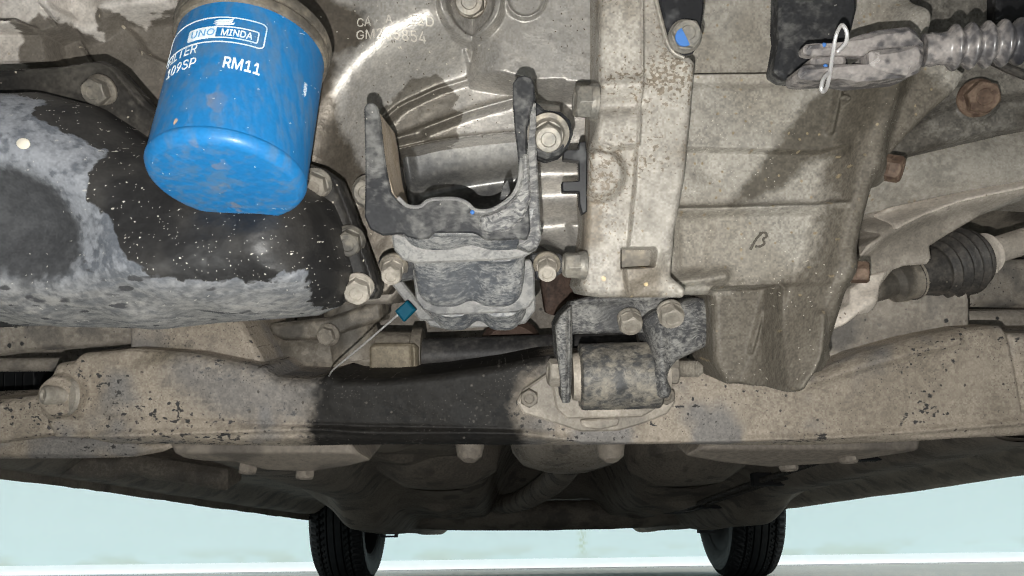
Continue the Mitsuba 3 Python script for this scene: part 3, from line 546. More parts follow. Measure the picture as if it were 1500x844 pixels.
obj('tab', plate([(732, 292), (736, 272), (744, 262), (748, 280), (741, 296)], wA + .012, .003, .0004, 1), 'm_black', brk)
for x, y, w, wr, af, ax, mt in [(803, 196, .331, 31, 37, (-.03, -.42, -.9), 'm_bolt'), (577, 390, .371, 21, 27, (.0, -.5, -.86), 'm_dirtbolt'), (801, 387, .371, 20, 26, (-.02, -.46, -.88), 'm_dirtbolt')]:
    b_ = obj('bolt', hexbolt(pt(x, y, w), np.array(ax), sc(af, w), .0095, sc(wr * .78, w), .002, .5), mt, brk, smooth=30)
    obj('washer', rev([(sc(8, w), -.0008), (sc(wr, w), -.0008), (sc(wr, w), .0008), (sc(8, w), .0012)], pt(x, y, w), np.array(ax), 40), 'm_ring', b_)
# black plastic clip
clip = thing('plastic_clip', 'black plastic clip with two short prongs beside the housing flange', 'clip')
obj('body', plate([(848, 208), (858, 207), (860, 225), (860, 310), (853, 314), (849, 300), (848, 281), (824, 281), (823, 266), (848, 265), (848, 236), (825, 233), (825, 219), (848, 219)], .352, .008, .0005, 1.5), 'm_blackclip', clip)
lipln = [(583, 290), (597, 302), (615, 303), (626, 295), (640, 292), (668, 292), (684, 298), (696, 308), (716, 309), (735, 300), (752, 285), (761, 264), (764, 232)]
obj('lip', tube([pt(*q, wA + .0006) for q in smooth_line(lipln, 6)], .0010, 8), 'm_dustplate', brk, 'pale worn rim along the wavy edge')
obj('cheek', plate([(702, 316), (716, 313), (738, 304), (755, 288), (764, 262), (766, 225), (774, 225), (778, 290), (768, 318), (745, 338), (715, 343), (702, 336)], wA - .0012, .003, .0010, 4), 'm_scuff', brk)
mat('m_blackclip', proc(grime((.012, .012, .013), (.06, .06, .06), (.02, .02, .02), 90, .66, .1, .3, .1)), .4)

# ------------------------------------------------------------------ clutch housing column and gearbox case
col_ = thing('clutch_housing', 'upright beige-grey cast housing flange with a small slot near its foot', 'gearbox housing')
def w_col(u, v):
    w = np.full(np.shape(u), .352)
    w -= .006 * st(sd_poly(poly([(870, -200), (938, -200), (940, 100), (936, 180), (934, 215), (888, 220), (872, 212)], .35, 3), u, v), .0010)
    w -= .0045 * st(sd_poly(poly([(937, -300), (940, 100), (935, 190), (931, 270), (923, 350), (917, 400), (925, 450), (1100, 450), (1100, -300)], .345, 4), u, v), .0008)
    w += .0035 * rib(sd_line([(800, 155), (936, 152)], .345, u, v), .0040); w -= .003 * rib(sd_line([(800, 128), (936, 125)], .345, u, v), .004)
    bx, by = uv2(878, 255, .35); w -= .007 * st(np.hypot(u - bx, v - by) - sc(36, .35), .003)
    w += .020 * st(sd_poly(poly([(916, 363), (962, 363), (965, 368), (962, 389), (916, 391)], .342, 1.5), u, v), .0007)
    w += .004 * st(sd_poly(poly([(928, 420), (956, 408), (972, 392), (978, 372), (992, 372), (1000, 440), (925, 440)], .342, 5), u, v), .004)
    w += .0012 * rib(sd_line([(938, -100), (940, 100), (935, 190), (931, 270), (923, 350), (917, 395)], .345, u, v), .0006)
    return w + .0016 * (meshkit.fbm(np.stack([u * 60, v * 60, u * 0], -1), 3, 2) - .5)
obj('casting', relief([(877, -300), (877, 105), (874, 185), (863, 222), (859, 300), (856, 395), (851, 418), (860, 432), (880, 436), (1002, 436), (1004, 424), (985, 405), (988, 340), (1003, 262), (1011, 180), (1018, 92), (1010, 83), (990, 82), (975, 50), (960, -300)], .35, w_col, .0006, .42, 5, .004), 'm_flange', col_, smooth=True)
obj('slot_plate', plate([(910, 358), (972, 358), (972, 396), (910, 396)], .3605, .004, .0004, 1), 'm_ring', col_, 'dark metal showing through the slot')
for x, y, hh in [(873, 150, 22), (857, 389, 17)]:
    w = .346; obj('bolt', hexbolt(pt(x, y, w), [-1, .02, -.12], sc(hh * 2, w), .0085, sc(hh * 1.25, w), .0018, .2), 'm_bolt', col_, smooth=30)
top = thing('bolted_bracket', 'small glossy black bracket with a blue-marked bolt at the top edge', 'bracket')
obj('plate', plate([(956, -60), (966, 0), (981, 58), (990, 74), (1003, 81), (1016, 77), (1024, 64), (1031, 15), (1034, -60)], .322, .004, .0009, 4), 'm_blackclip', top)
obj('edge_lip', tube([pt(*q, .324) for q in smooth_line([(952, -60), (961, 0), (976, 58), (987, 77), (1002, 85)], 6)], .0011), 'm_bolt', top, 'bare bright metal edge')
b_ = obj('bolt', hexbolt(pt(1003, 54, .321), [.0, -.06, -1], sc(37, .315), .005, sc(25, .315), .0016, .1), 'm_bolt', top, smooth=30)
pd = plate(Point(*uv2(1003, 54, .3135)[:2]).buffer(sc(14, .314)).intersection(sbox(-1, -1, 1, 1)), .3136, .0003, .00005)
bx, by = uv2(997, 58, .3137)
hp = Point(*uv2(1003, 54, .3137)).buffer(sc(13.5, .314)); cut = Polygon([uv2(983, 40, .3137), (uv2(998, 40, .3137)), uv2(1014, 72, .3137), uv2(983, 75, .3137)])
obj('paint_mark', plate(hp.intersection(cut), .3136, .0012, .00005), 'm_bluedot', b_, 'blue paint mark on the bolt head')

case = thing('gearbox_case', 'large brownish grey gearbox casting with horizontal ribs and a dark diagonal oil streak', 'gearbox')
def w_case(u, v):
    w = np.full(np.shape(u), .386)
    w += .012 * st(sd_poly(poly([(950, -400), (1148, -400), (1146, 104), (950, 106)], .385, 1), u, v), .0008)
    w += .002 * rib(sd_line([(1000, 118), (1200, 120)], .385, u, v), .003)
    w += .006 * st(sd_poly(poly([(950, 216), (1060, 218), (1200, 222), (1238, 214), (1225, 298), (950, 305)], .385, 3), u, v), .0012)
    w -= .004 * rib(sd_line([(980, 306), (1080, 304), (1170, 300), (1215, 302)], .385, u, v), .0022)
    w += .003 * st(sd_poly(poly([(950, 316), (1215, 312), (1195, 416), (950, 425)], .385, 3), u, v), .0015)
    w -= .009 * rib(sd_line([(990, 414), (1030, 410), (1062, 405)], .38, u, v), .0040)
    w += .004 * st(sd_poly(poly([(1000, 318), (1055, 318), (1040, 395), (1000, 400)], .38, 6), u, v), .004)
    w += .022 * st(sd_poly(poly([(1040, 424), (1140, 420), (1128, 600), (1040, 600)], .39, 4), u, v), .0016)
    w -= .003 * rib(sd_line([(1146, 425), (1120, 520)], .385, u, v), .0016)
    d = sd_line([(1330, 40), (1288, 130), (1258, 225), (1236, 300), (1215, 385), (1185, 480), (1140, 590)], .385, u, v)
    w -= .018 * st(d - sc(24, .385), .0075)
    w -= .004 * rib(sd_line([(1229, 132), (1222, 165), (1216, 192)], .385, u, v), .0018)
    q = uv2(1243, 142, .38); w -= .004 * st(np.hypot(u - q[0], v - q[1]) - .0022, .0006)
    q = uv2(1042, 248, .385); w += .003 * np.exp(-((u - q[0]) ** 2 + (v - q[1]) ** 2) / .006 ** 2)
    w -= .005 * rib(sd_line([(1150, 560), (1175, 520), (1180, 460)], .385, u, v), .003)
    q = uv2(1240, 395, .38); w -= .006 * np.exp(-((u - q[0]) ** 2 + (v - q[1]) ** 2) / .008 ** 2)
    q = uv2(1290, 245, .38); w -= .006 * np.exp(-((u - q[0]) ** 2 + (v - q[1]) ** 2) / .008 ** 2)
    return w + .0014 * (meshkit.fbm(np.stack([u * 55, v * 55, u * 0], -1), 4, 7) - .5)
obj('casting', relief([(960, -400), (1300, -400), (1345, 60), (1420, 105), (1405, 130), (1350, 180), (1312, 222), (1298, 236), (1302, 262), (1290, 272), (1266, 278), (1254, 330), (1247, 384), (1252, 402), (1240, 416), (1228, 460), (1218, 505), (1222, 525), (1208, 546), (1168, 550), (1166, 566), (1120, 572), (1085, 572), (1066, 540), (1062, 432), (960, 432)], .385, w_case, .0007, .46, 4, .004), 'm_case', case, smooth=True)
def stroke(line, w, r): return tube([pt(x, y, w) for x, y in smooth_line(line, 5)], r, 8)
mat('m_mark', (.085, .075, .06), .7)
obj('cast_mark', cat(stroke([(1099, 366), (1108, 350), (1115, 343)], .3885, .0007), stroke([(1112, 342), (1121, 341), (1123, 346), (1117, 351)], .3885, .0006), stroke([(1117, 351), (1120, 356), (1114, 361), (1106, 361)], .3885, .0006)), 'm_mark', case, 'dark slanted character cast into the case')
for x, y, w, ax, r in [(1296, 245, .385, (.75, -.25, -.5), 17), (1247, 399, .385, (.8, .0, -.45), 14)]:
    obj('bolt', hexbolt(pt(x, y, w), np.array(ax), sc(r * 2, w), .007, sc(r * 1.1, w), .0016, .3), 'm_rust', case, 'rusty bolt head on the edge of the case', smooth=30)
mat('m_arm', proc(grime((.10, .092, .08), (.195, .18, .155), (.06, .052, .042), 42, .5, .16, .6, .3)), .55, .1, .25, BUMP_CAST, .0003)
arm = thing('gearbox_mount_arm', 'dark grey-brown cast arm at the right edge carrying a rusty bolt', 'mount arm')
def w_arm(u, v):
    w = np.full(np.shape(u), .43)
    w -= .012 * st(sd_poly(poly([(1260, 240), (1310, 190), (1370, 160), (1450, 150), (1600, 130), (1600, 200), (1400, 215), (1310, 240)], .43, 8), u, v), .005)
    q = uv2(1428, 146, .42); w -= .008 * st(np.hypot(u - q[0], v - q[1]) - .011, .003)
    return w + .002 * (meshkit.fbm(np.stack([u * 60, v * 60, u * 0], -1), 3, 5) - .5)
obj('casting', relief([(1270, -100), (1700, -100), (1700, 150), (1500, 188), (1400, 212), (1345, 225), (1306, 240), (1280, 240)], .43, w_arm, 0.0009, .50, 4, .005), 'm_arm', arm, smooth=True)
obj('bolt', hexbolt(pt(1430, 144, .411), [-.12, -.18, -.97], sc(40, .42), .008, sc(27, .42), .0022, .2), 'm_rust', arm, 'rust-brown flanged bolt', smooth=30)
dh = thing('differential_housing', 'light grey rounded housing under the dark arm at the right edge', 'gearbox housing')
def w_dh(u, v):
    c = uv2(1560, 250, .47)[1]; return .465 - .02 * np.exp(-((v - c) / .03) ** 2) + .002 * (meshkit.fbm(np.stack([u * 50, v * 50, u * 0], -1), 3, 8) - .5)
obj('casting', relief([(1235, 180), (1700, 100), (1700, 300), (1500, 290), (1420, 320), (1300, 390), (1235, 420)], .465, w_dh, .0012, .53, 5, .004), 'm_case2', dh, smooth=True)
mat('m_case2', proc(grime((.215, .198, .17), (.32, .295, .255), (.14, .12, .092), 42, .45, .14, .6, .18, specks=[(210, .15, .1, (.24, .19, .12))])), .6, .05, .4, BUMP_CAST, .0003)
gd = thing('heat_guard', 'pale beige pressed metal guard with a stepped lower edge, over the drive shaft boot', 'guard')
def w_gd(u, v):
    w = .445 + .10 * (u - uv2(1300, 0, .44)[0]) - .012 * rib(sd_line([(1240, 372), (1300, 336), (1350, 314), (1420, 294), (1520, 275), (1600, 262)], .445, u, v), .006)
    w += .010 * st(sd_poly(poly([(1200, 340), (1300, 320), (1400, 285), (1500, 262), (1600, 255), (1600, 200), (1200, 200)], .445, 5), u, v), .004)
    return w - .008 * rib(sd_line([(1300, 440), (1262, 440), (1225, 470)], .445, u, v), .006) + .0015 * (meshkit.fbm(np.stack([u * 60, v * 60, u * 0], -1), 3, 9) - .5)
obj('sheet', relief([(1248, 374), (1254, 362), (1280, 345), (1262, 340), (1270, 315), (1310, 303), (1370, 290), (1440, 275), (1500, 262), (1620, 245), (1620, 262), (1505, 282), (1450, 312), (1400, 340), (1366, 360), (1369, 378), (1362, 387), (1328, 389), (1310, 395), (1290, 418), (1277, 436), (1277, 452), (1270, 458), (1248, 460), (1235, 470), (1213, 484), (1218, 460), (1240, 445), (1243, 420), (1260, 412), (1267, 396), (1262, 384), (1252, 383)], .445, w_gd, .0008, .475, 2, .0012), 'm_guard2', gd, smooth=True)
mat('m_guard2', proc(grime((.25, .222, .19), (.35, .312, .265), (.17, .15, .125), 45, .45, .16, .7, .2)), .65, 0, .2, BUMP_DIRT, .0004)
obj('fold', relief([(1250, 370), (1258, 356), (1300, 334), (1296, 312), (1318, 301), (1372, 289), (1440, 275), (1500, 262), (1620, 245), (1620, 258), (1520, 272), (1440, 288), (1395, 298), (1340, 318), (1300, 338), (1266, 358)], .440, lambda u, v: w_gd(u, v) - .004, .0007, .455, 2, .001), 'm_guard', gd, 'paler top fold of the guard', smooth=True)
obj('stepped_tab', relief([(1246, 424), (1262, 413), (1275, 404), (1305, 396), (1290, 418), (1277, 436), (1277, 452), (1270, 458), (1248, 460), (1235, 470), (1213, 484), (1218, 460), (1240, 445)], .440, lambda u, v: w_gd(u, v) - .003, .0007, .455, 2, .001), 'm_guard', gd, 'paler stepped foot of the guard', smooth=True)

# ------------------------------------------------------------------ drive shaft and its boot
ds = thing('drive_shaft', 'drive shaft with a black ribbed rubber boot, right of the gearbox', 'drive shaft')
D0, D1 = pt(1316, 412, .50), pt(1530, 344, .53); DA = D1 - D0; DLn = np.linalg.norm(DA); DA /= DLn; s_ = lambda n: sc(n, .51)
prof = [(0, s_(18)), (s_(33), s_(18))]
for i, q in enumerate(np.linspace(0, 1, 73)):
    r = 24 + 24 * (1 - (1 - min(q / .8, 1)) ** 1.6) - 9 * max(q - .86, 0) / .14
    k = min(max(0, q - .30) / .1, 1); r += 3.6 * math.sin(q * 2 * math.pi * 7.5) * k
    prof.append((s_(r), s_(20 + 112 * q)))
prof += [(s_(33), s_(134)), (s_(30), s_(136)), (0, s_(136))]
obj('boot', rev(prof, D0, DA, 64), 'm_boot', ds)
obj('inner_joint', rev([(0, -s_(60)), (s_(18), -s_(60)), (s_(20), -s_(16)), (s_(29), -s_(10)), (s_(31), s_(2)), (s_(30), s_(14)), (s_(33), s_(22)), (0, s_(22))], D0, DA, 48), 'm_rack', ds)
obj('clamp', rev([(0, s_(134)), (s_(32), s_(134)), (s_(33), s_(140)), (s_(33), s_(150)), (s_(29), s_(154)), (s_(31), s_(160)), (s_(28), s_(164)), (0, s_(164))], D0, DA, 48), 'm_guard', ds)
obj('shaft', rev([(0, s_(160)), (s_(20), s_(160)), (s_(20), s_(400)), (0, s_(400))], D0, DA, 40), 'm_guard', ds)
obj('clamp_ear', plate([(1438, 393), (1462, 392), (1464, 400), (1440, 402)], .50, .006, .0008, 2), 'm_guard', ds)
bg = thing('dusty_rail', 'dusty grey body rail at the right edge below the drive shaft', 'body panel')
obj('rail', relief([(1418, 380), (1700, 380), (1700, 452), (1560, 452), (1422, 450)], .62, lambda u, v: .62 + u * 0, .003, .66, 4, .006), 'm_cross2', bg, smooth=True)
obj('rail', relief([(1412, 456), (1700, 452), (1700, 500), (1412, 500)], .58, lambda u, v: .58 + u * 0, .003, .64, 4, .006), 'm_cross2', bg, smooth=True)
pn = thing('dark_splash_panel', 'dark brown mottled panel behind the drive shaft at the right edge', 'body panel')
obj('panel', relief([(1400, 250), (1800, 250), (1800, 375), (1400, 375)], .66, lambda u, v: .66 + .02 * np.sin(v * 60), .003, .7, 4, .006), 'm_rack', pn, smooth=True)
ub2 = thing('seamed_panel', 'grey panel with seams behind the cable boot at the top right', 'body panel')
def w_up(u, v):
    w = .52 + u * 0
    w -= .012 * st(sd_poly(poly([(1306, -100), (1332, -100), (1340, 100), (1312, 100)], .52, 1), u, v), .0006); w -= .006 * st(sd_poly(poly([(1260, -100), (1275, -100), (1280, 100), (1258, 100)], .52, 1), u, v), .002)
    return w + .002 * (meshkit.fbm(np.stack([u * 40, v * 40, u * 0], -1), 3, 3) - .5)
obj('panel', relief([(1140, -200), (1800, -200), (1800, 140), (1140, 140)], .52, w_up, .0012, .56, 2), 'm_case2', ub2, smooth=True)
hose = thing('black_hose_end', 'black block at the top right corner above the cable boot', 'hose')
obj('block', plate([(1462, -60), (1600, -60), (1600, 24), (1462, 28)], .42, .05, .002, 4), 'm_blackclip', hose)

# ------------------------------------------------------------------ clutch cable: lever, fork, pin, bellows
lev = thing('clutch_lever', 'scratched black lever plate at the top, right of the flat housing face', 'lever')
obj('plate', plate([(1144, -80), (1254, -80), (1256, 14), (1250, 38), (1243, 52), (1244, 108), (1225, 116), (1190, 117), (1150, 115), (1136, 106), (1135, 100), (1143, 55), (1141, 40)], .348, .012, .0016, 4), 'm_black', lev)
cab = thing('clutch_cable_end', 'dusty grey ribbed cable boot with a forked end, top right', 'cable')
wf = .318
obj('fork', cat(plate([(1180, 68), (1184, 62), (1198, 60), (1234, 60), (1258, 50), (1290, 41), (1336, 36), (1348, 44), (1358, 60), (1359, 72), (1330, 80), (1240, 78), (1190, 78), (1181, 75)], wf, .008, .003, 4),
    plate([(1172, 105), (1176, 96), (1186, 92), (1278, 91), (1355, 78), (1358, 90), (1350, 104), (1335, 110), (1262, 117), (1235, 112), (1190, 115), (1176, 113)], wf - .002, .018, .003, 4),
    plate([(1278, 72), (1352, 62), (1358, 80), (1354, 96), (1335, 108), (1300, 102), (1284, 96), (1278, 90)], wf - .005, .02, .003, 4)), 'm_clear', cab)
obj('fork_block', plate([(1190, 84), (1200, 78), (1240, 78), (1243, 88), (1238, 104), (1225, 112), (1196, 112), (1189, 104)], wf + .004, .012, .002, 4), 'm_clear', cab)
A0, A1 = pt(1352, 74, wf + .006), pt(1530, 58, wf - .004); AA = A1 - A0; AA /= np.linalg.norm(AA); c_ = lambda n: sc(n, wf)
prof = [(0, 0), (c_(24), 0), (c_(23), c_(8)), (c_(25), c_(10)), (c_(23), c_(20)), (c_(24), c_(30))]
for q in np.linspace(0, 8, 97): prof.append((c_(29 + 5 * math.sin(q * 2 * math.pi - 1.2)), c_(32 + q * 21.5)))
prof += [(0, c_(32 + 8 * 21.5))]
obj('bellows', rev(prof, A0, AA, 56), 'm_clear', cab, smooth=40)
obj('orange_liner', tube([pt(1195, 85, wf + .006), pt(1262, 79, wf + .006)], .0011), 'm_rust', cab, 'orange-brown stripe between the prongs')
for x, y in [(1207, 66), (1209, 97)]: obj('paint_dot', trimesh.creation.icosphere(2, .0010).apply_translation(pt(x, y, wf + .0004)), 'm_bluedot', cab, 'small blue paint dab on a prong')
pin = thing('cotter_pin', 'bright bent wire split pin hanging through the cable fork', 'pin')
obj('wire', tube([pt(x, y, wf - .006 - .004 * math.sin(i * .18)) for i, (x, y) in enumerate(smooth_line([(1213, 108), (1206, 116), (1203, 130), (1207, 134), (1213, 122), (1219, 85), (1224, 55), (1229, 42), (1234, 37), (1240, 46), (1240, 60), (1233, 70), (1226, 76)], 5))], .00085), 'm_wire', pin)
sh = thing('thin_hose', 'thin dark hose running under the cable boot to the right edge', 'hose')
obj('tube', tube([pt(*q, .42) for q in smooth_line([(1455, 90), (1480, 102), (1520, 118), (1600, 150)], 6)], .0025), 'm_boot', sh)

# ------------------------------------------------------------------ crossmember
cm = thing('crossmember', 'long dusty beige crossmember beam with a glossy oil-black stretch in its middle', 'crossmember')
CM = [(57, 578), (66, 560), (80, 548), (88, 532), (114, 528), (118, 518), (150, 516), (185, 512), (280, 519), (383, 540), (395, 550), (402, 554), (450, 557), (470, 553), (480, 549), (498, 556), (560, 556), (640, 549), (730, 536), (790, 524), (830, 520), (870, 528), (1010, 530), (1040, 545), (1075, 549), (1180, 549), (1212, 540), (1260, 520), (1340, 497), (1420, 481), (1472, 478), (1484, 489), (1700, 488), (1700, 625), (1500, 641), (1400, 647), (1300, 657), (1200, 664), (1100, 664), (1000, 661), (800, 666), (640, 662), (500, 664), (440, 668), (290, 664), (262, 661), (150, 660), (128, 646), (80, 641), (66, 627)]
def w_cm(u, v):
    w = .478 + .05 * (v - uv2(0, 560, .478)[1]) * 0
    yb = uv2(0, 640, .478)[1]; w = w + .026 * np.clip((yb - v) / .012, 0, 1) ** 1.6
    w = w - .0035 * rib(sd_line([(60, 640), (200, 636), (440, 628), (560, 633), (760, 634), (900, 650), (1200, 640), (1500, 618), (1700, 605)], .478, u, v), .0022)
    w = w + .0016 * rib(sd_line([(150, 612), (440, 622), (760, 630)], .478, u, v), .0012)
    w = w - .006 * st(sd_poly(poly([(50, 520), (118, 520), (122, 560), (120, 610), (60, 612)], .475, 10), u, v), .003)
    q = uv2(96, 578, .475); w = w - .006 * st(np.hypot(u - q[0], v - q[1]) - sc(30, .475), .0012)
    w = w + .012 * st(-(v - uv2(0, 500, .478)[1]) * 0 + 1, .1)
    w = w + .0025 * rib(sd_line([(1478, 480), (1490, 540), (1500, 600)], .478, u, v), .0015) - .004 * rib(sd_line([(1180, 560), (1280, 530), (1400, 500)], .478, u, v), .004)
    w = w + .006 * np.exp(-((u - uv2(215, 0, .478)[0]) / .02) ** 2 - ((v - uv2(0, 522, .478)[1]) / .006) ** 2)
    return w + .0024 * (meshkit.fbm(np.stack([u * 40, v * 40, u * 0], -1), 4, 11) - .5)
obj('beam', relief(CM, .478, w_cm, .0009, .575, 5, .006), 'm_cross', cm, smooth=True)
obj('arm', relief([(188, 470), (350, 465), (400, 556), (185, 556)], .505, lambda u, v: .505 + u * 0 + .003 * (meshkit.fbm(np.stack([u * 40, v * 40, u * 0], -1), 3) - .5), .0012, .60, 3, .004), 'm_cross', cm, smooth=True)
obj('arm', relief([(1205, 480), (1255, 452), (1300, 425), (1420, 405), (1424, 490), (1240, 540), (1195, 560)], .505, lambda u, v: .505 + u * 0 + .003 * (meshkit.fbm(np.stack([u * 40, v * 40, u * 0], -1), 3, 4) - .5), .0012, .60, 3, .004), 'm_cross2', cm, smooth=True)
b_ = obj('bolt', rev([(0, .0125), (sc(7, .46), .0125), (sc(8, .46), .0138), (sc(12, .46), .0138), (sc(13.5, .46), .0128), (sc(14, .46), .011), (sc(13, .46), 0), (0, 0)], pt(97, 579, .470), [-.58, .12, -.80], 32), 'm_dirtbolt', cm, 'big dusty bolt at the left end')
obj('washer', rev([(sc(10, .47), .0028), (sc(26, .47), .0022), (sc(28, .47), 0), (0, 0)], pt(99, 580, .4705), [-.42, .06, -.9], 40), 'm_dirtbolt', b_)
for x, y, w in [(365, 680, .55), (448, 688, .56), (1240, 664, .54), (1153, 676, .56)]:
    obj('bolt', hexbolt(pt(x, y - 8, w), [0, -.85, -.35], sc(24, w), .010, None, .001, .4), 'm_under', cm, smooth=30)
for x, y in [(688, 668), (895, 668)]:
    obj('spacer', rev([(0, -.007), (sc(10, .54), -.007), (sc(19, .54), -.003), (sc(22, .54), .006), (sc(22, .54), .04), (0, .04)], pt(x, y - 6, .56), [0, .8, .55], 32), 'm_under', cm, smooth=35)
obj('mounting_plate', relief([(265, 640), (520, 640), (545, 672), (500, 688), (440, 700), (380, 696), (345, 676), (300, 674), (278, 668)], .535, lambda u, v: .515 + 1.6 * np.maximum(uv2(0, 655, .535)[1] - v, 0), .0015, .60, 3, .003), 'm_under', cm, smooth=True)
obj('mounting_plate', relief([(1020, 640), (1330, 625), (1325, 655), (1270, 672), (1220, 684), (1140, 692), (1060, 680), (1000, 664)], .54, lambda u, v: .52 + 1.6 * np.maximum(uv2(0, 650, .54)[1] - v, 0), .0015, .60, 3, .003), 'm_under', cm, smooth=True)
lr = thing('suspension_arm', 'dusty suspension arm under the left end of the crossmember', 'suspension arm')
obj('bar', relief([(-300, 600), (0, 587), (70, 578), (80, 640), (0, 652), (-300, 660)], .51, lambda u, v: .51 + u * 0 + .003 * (meshkit.fbm(np.stack([u * 40, v * 40, u * 0], -1), 3) - .5), .0015, .57, 3, .006), 'm_cross', lr, smooth=True)
obj('bar', relief([(-300, 630), (0, 632), (150, 640), (260, 652), (235, 664), (190, 672), (120, 674), (-300, 676)], .55, lambda u, v: .55 + u * 0, .002, .60, 3, .006), 'm_cross', lr, smooth=True)
rr = thing('body_rail', 'grey dusty rail behind the oil pan at the left edge', 'body panel')
obj('rail', relief([(-300, 470), (200, 470), (190, 508), (60, 514), (0, 522), (-300, 530)], .56, lambda u, v: .56 + u * 0, .002, .60, 3, .006), 'm_cross2', rr, smooth=True)
obj('tie_rod', tube([pt(-200, 536, .60), pt(90, 534, .60)], sc(10, .6), 16), 'm_cross2', rr)
ft = thing('ribbed_rubber_strip', 'black ribbed rubber showing under the tie rod at the left edge', 'rubber strip')
obj('tread', relief([(-300, 548), (50, 540), (60, 590), (-300, 610)], .68, lambda u, v: .68 + .004 * np.sign(np.sin(u * 700)), .002, .72, 3, .006), 'm_tyre', ft, smooth=True)
skL = thing('sill_strip', 'brown inner sill strip below the left suspension arm', 'body panel')
obj('strip', relief([(-300, 672), (190, 668), (330, 690), (330, 722), (185, 700), (160, 708), (60, 700), (0, 692), (-300, 690)], 1.0, lambda u, v: 1.0 + u * 0, .005, 1.06, 3, .01), 'm_under', skL, smooth=True)

# ------------------------------------------------------------------ rear engine mount
mt = thing('engine_mount', 'scuffed black engine mount with a round rubber bush, standing on the crossmember', 'engine mount')
obj('base_plate', plate([(757, 590), (766, 572), (822, 534), (940, 538), (984, 566), (990, 590), (976, 608), (940, 622), (905, 632), (850, 633), (812, 620), (766, 606)], .468, .010, .0012, 4), 'm_dirtcast', mt)
mat('m_dirtcast', proc(grime((.30, .262, .215), (.43, .38, .315), (.15, .135, .115), 60, .46, .14, .6, .16)), .6, 0, .4, BUMP_DIRT, .0005)
obj('base_rim', plate([(808, 560), (965, 560), (960, 600), (940, 612), (830, 614), (815, 600)], .462, .008, .0012, 6), 'm_dirtcast', mt)
obj('base_lip', plate([(845, 616), (910, 612), (905, 624), (880, 630), (858, 628)], .463, .006, .001, 4), 'm_dirtcast', mt)
obj('web', relief([(822, 500), (824, 462), (836, 442), (862, 435), (990, 430), (990, 488), (842, 490)], .445, lambda u, v: .447 - .003 * rib(sd_line([(830, 440), (1040, 432)], .445, u, v), .003) + .0014 * (meshkit.fbm(np.stack([u * 60, v * 60, u * 0], -1), 3) - .5), .0008, .47, 4, .003), 'm_scuff', mt, smooth=True)
def w_cheek(u, v):
    c, d_ = uv2(1010, 0, .436)[0], uv2(0, 470, .436)[1]
    w = .432 - .009 * np.exp(-((u - c) / .016) ** 2 - ((v - d_) / .022) ** 2) - .004 * rib(sd_line([(962, 480), (966, 530), (972, 580)], .436, u, v), .004)
    return w + .0016 * (meshkit.fbm(np.stack([u * 60, v * 60, u * 0], -1), 3) - .5)
obj('cheek', relief([(944, 470), (960, 456), (1018, 436), (1038, 439), (1046, 460), (1044, 492), (1036, 508), (1012, 520), (994, 530), (983, 545), (980, 558), (988, 574), (982, 585), (966, 584), (957, 560), (961, 535), (957, 505)], .428, w_cheek, .0007, .475, 7, .004), 'm_scuff', mt, smooth=True)
obj('cheek', relief([(814, 478), (822, 462), (838, 446), (839, 500), (838, 560), (836, 590), (824, 592), (821, 555), (817, 520)], .428, lambda u, v: .430 + u * 0 - .003 * rib(sd_line([(834, 450), (832, 590)], .43, u, v), .0012), .0006, .475, 2, .001), 'm_scuff', mt, smooth=True)
B0, B1 = pt(848, 552, .452), pt(966, 549, .452); BA = B1 - B0; BL = np.linalg.norm(BA); r_ = sc(50, .44)
obj('bush', rough(rev([(0, 0), (r_ * .9, 0), (r_, .0015)] + [(r_, q) for q in np.linspace(.002, BL - .002, 24)] + [(r_, BL - .0015), (r_ * .9, BL), (0, BL)], B0, BA, 72), .0006, 300), 'm_mount', mt)
obj('sleeve', rev([(0, -sc(10, .45)), (sc(34, .45), -sc(10, .45)), (sc(36, .45), 0), (sc(36, .45), BL), (sc(34, .45), BL + sc(11, .45)), (0, BL + sc(11, .45))], B0, BA, 40), 'm_dirtcast', mt)
for x, y, ax, af in [(921, 464, (.05, -.62, -.78), 31), (980, 453, (.05, -.62, -.78), 32)]: obj('bolt', hexbolt(pt(x, y, .4425 if x < 950 else .430), np.array(ax), sc(af, .44), .008, sc(af * .56, .44), .002, .55), 'm_dirtbolt', mt, smooth=30)
obj('bolt', hexbolt(pt(823, 546, .444), [-1, .03, -.15], sc(36, .44), .0075, None, .001, .3), 'm_dirtbolt', mt, smooth=30)
n_ = obj('bolt', cat(hexnut(pt(974, 542, .452), [1, .0, -.1], sc(40, .445), .008, .2), rev([(0, .006)] + [(sc(12.5 - 1.2 * (i % 2), .45), .007 + .00045 * i) for i in range(29)] + [(sc(7, .45), .0228), (0, .0228)], pt(974, 540, .452), [1, .0, -.1], 32)), 'm_dirtbolt', mt, 'threaded bolt end with its nut', smooth=30)
for x, y in [(775, 582), (974, 578)]: obj('bolt', hexbolt(pt(x, y, .4670), [0, -.05, -1], sc(24, .465), .004, None, .001, .5), 'm_bolt', mt, smooth=30)

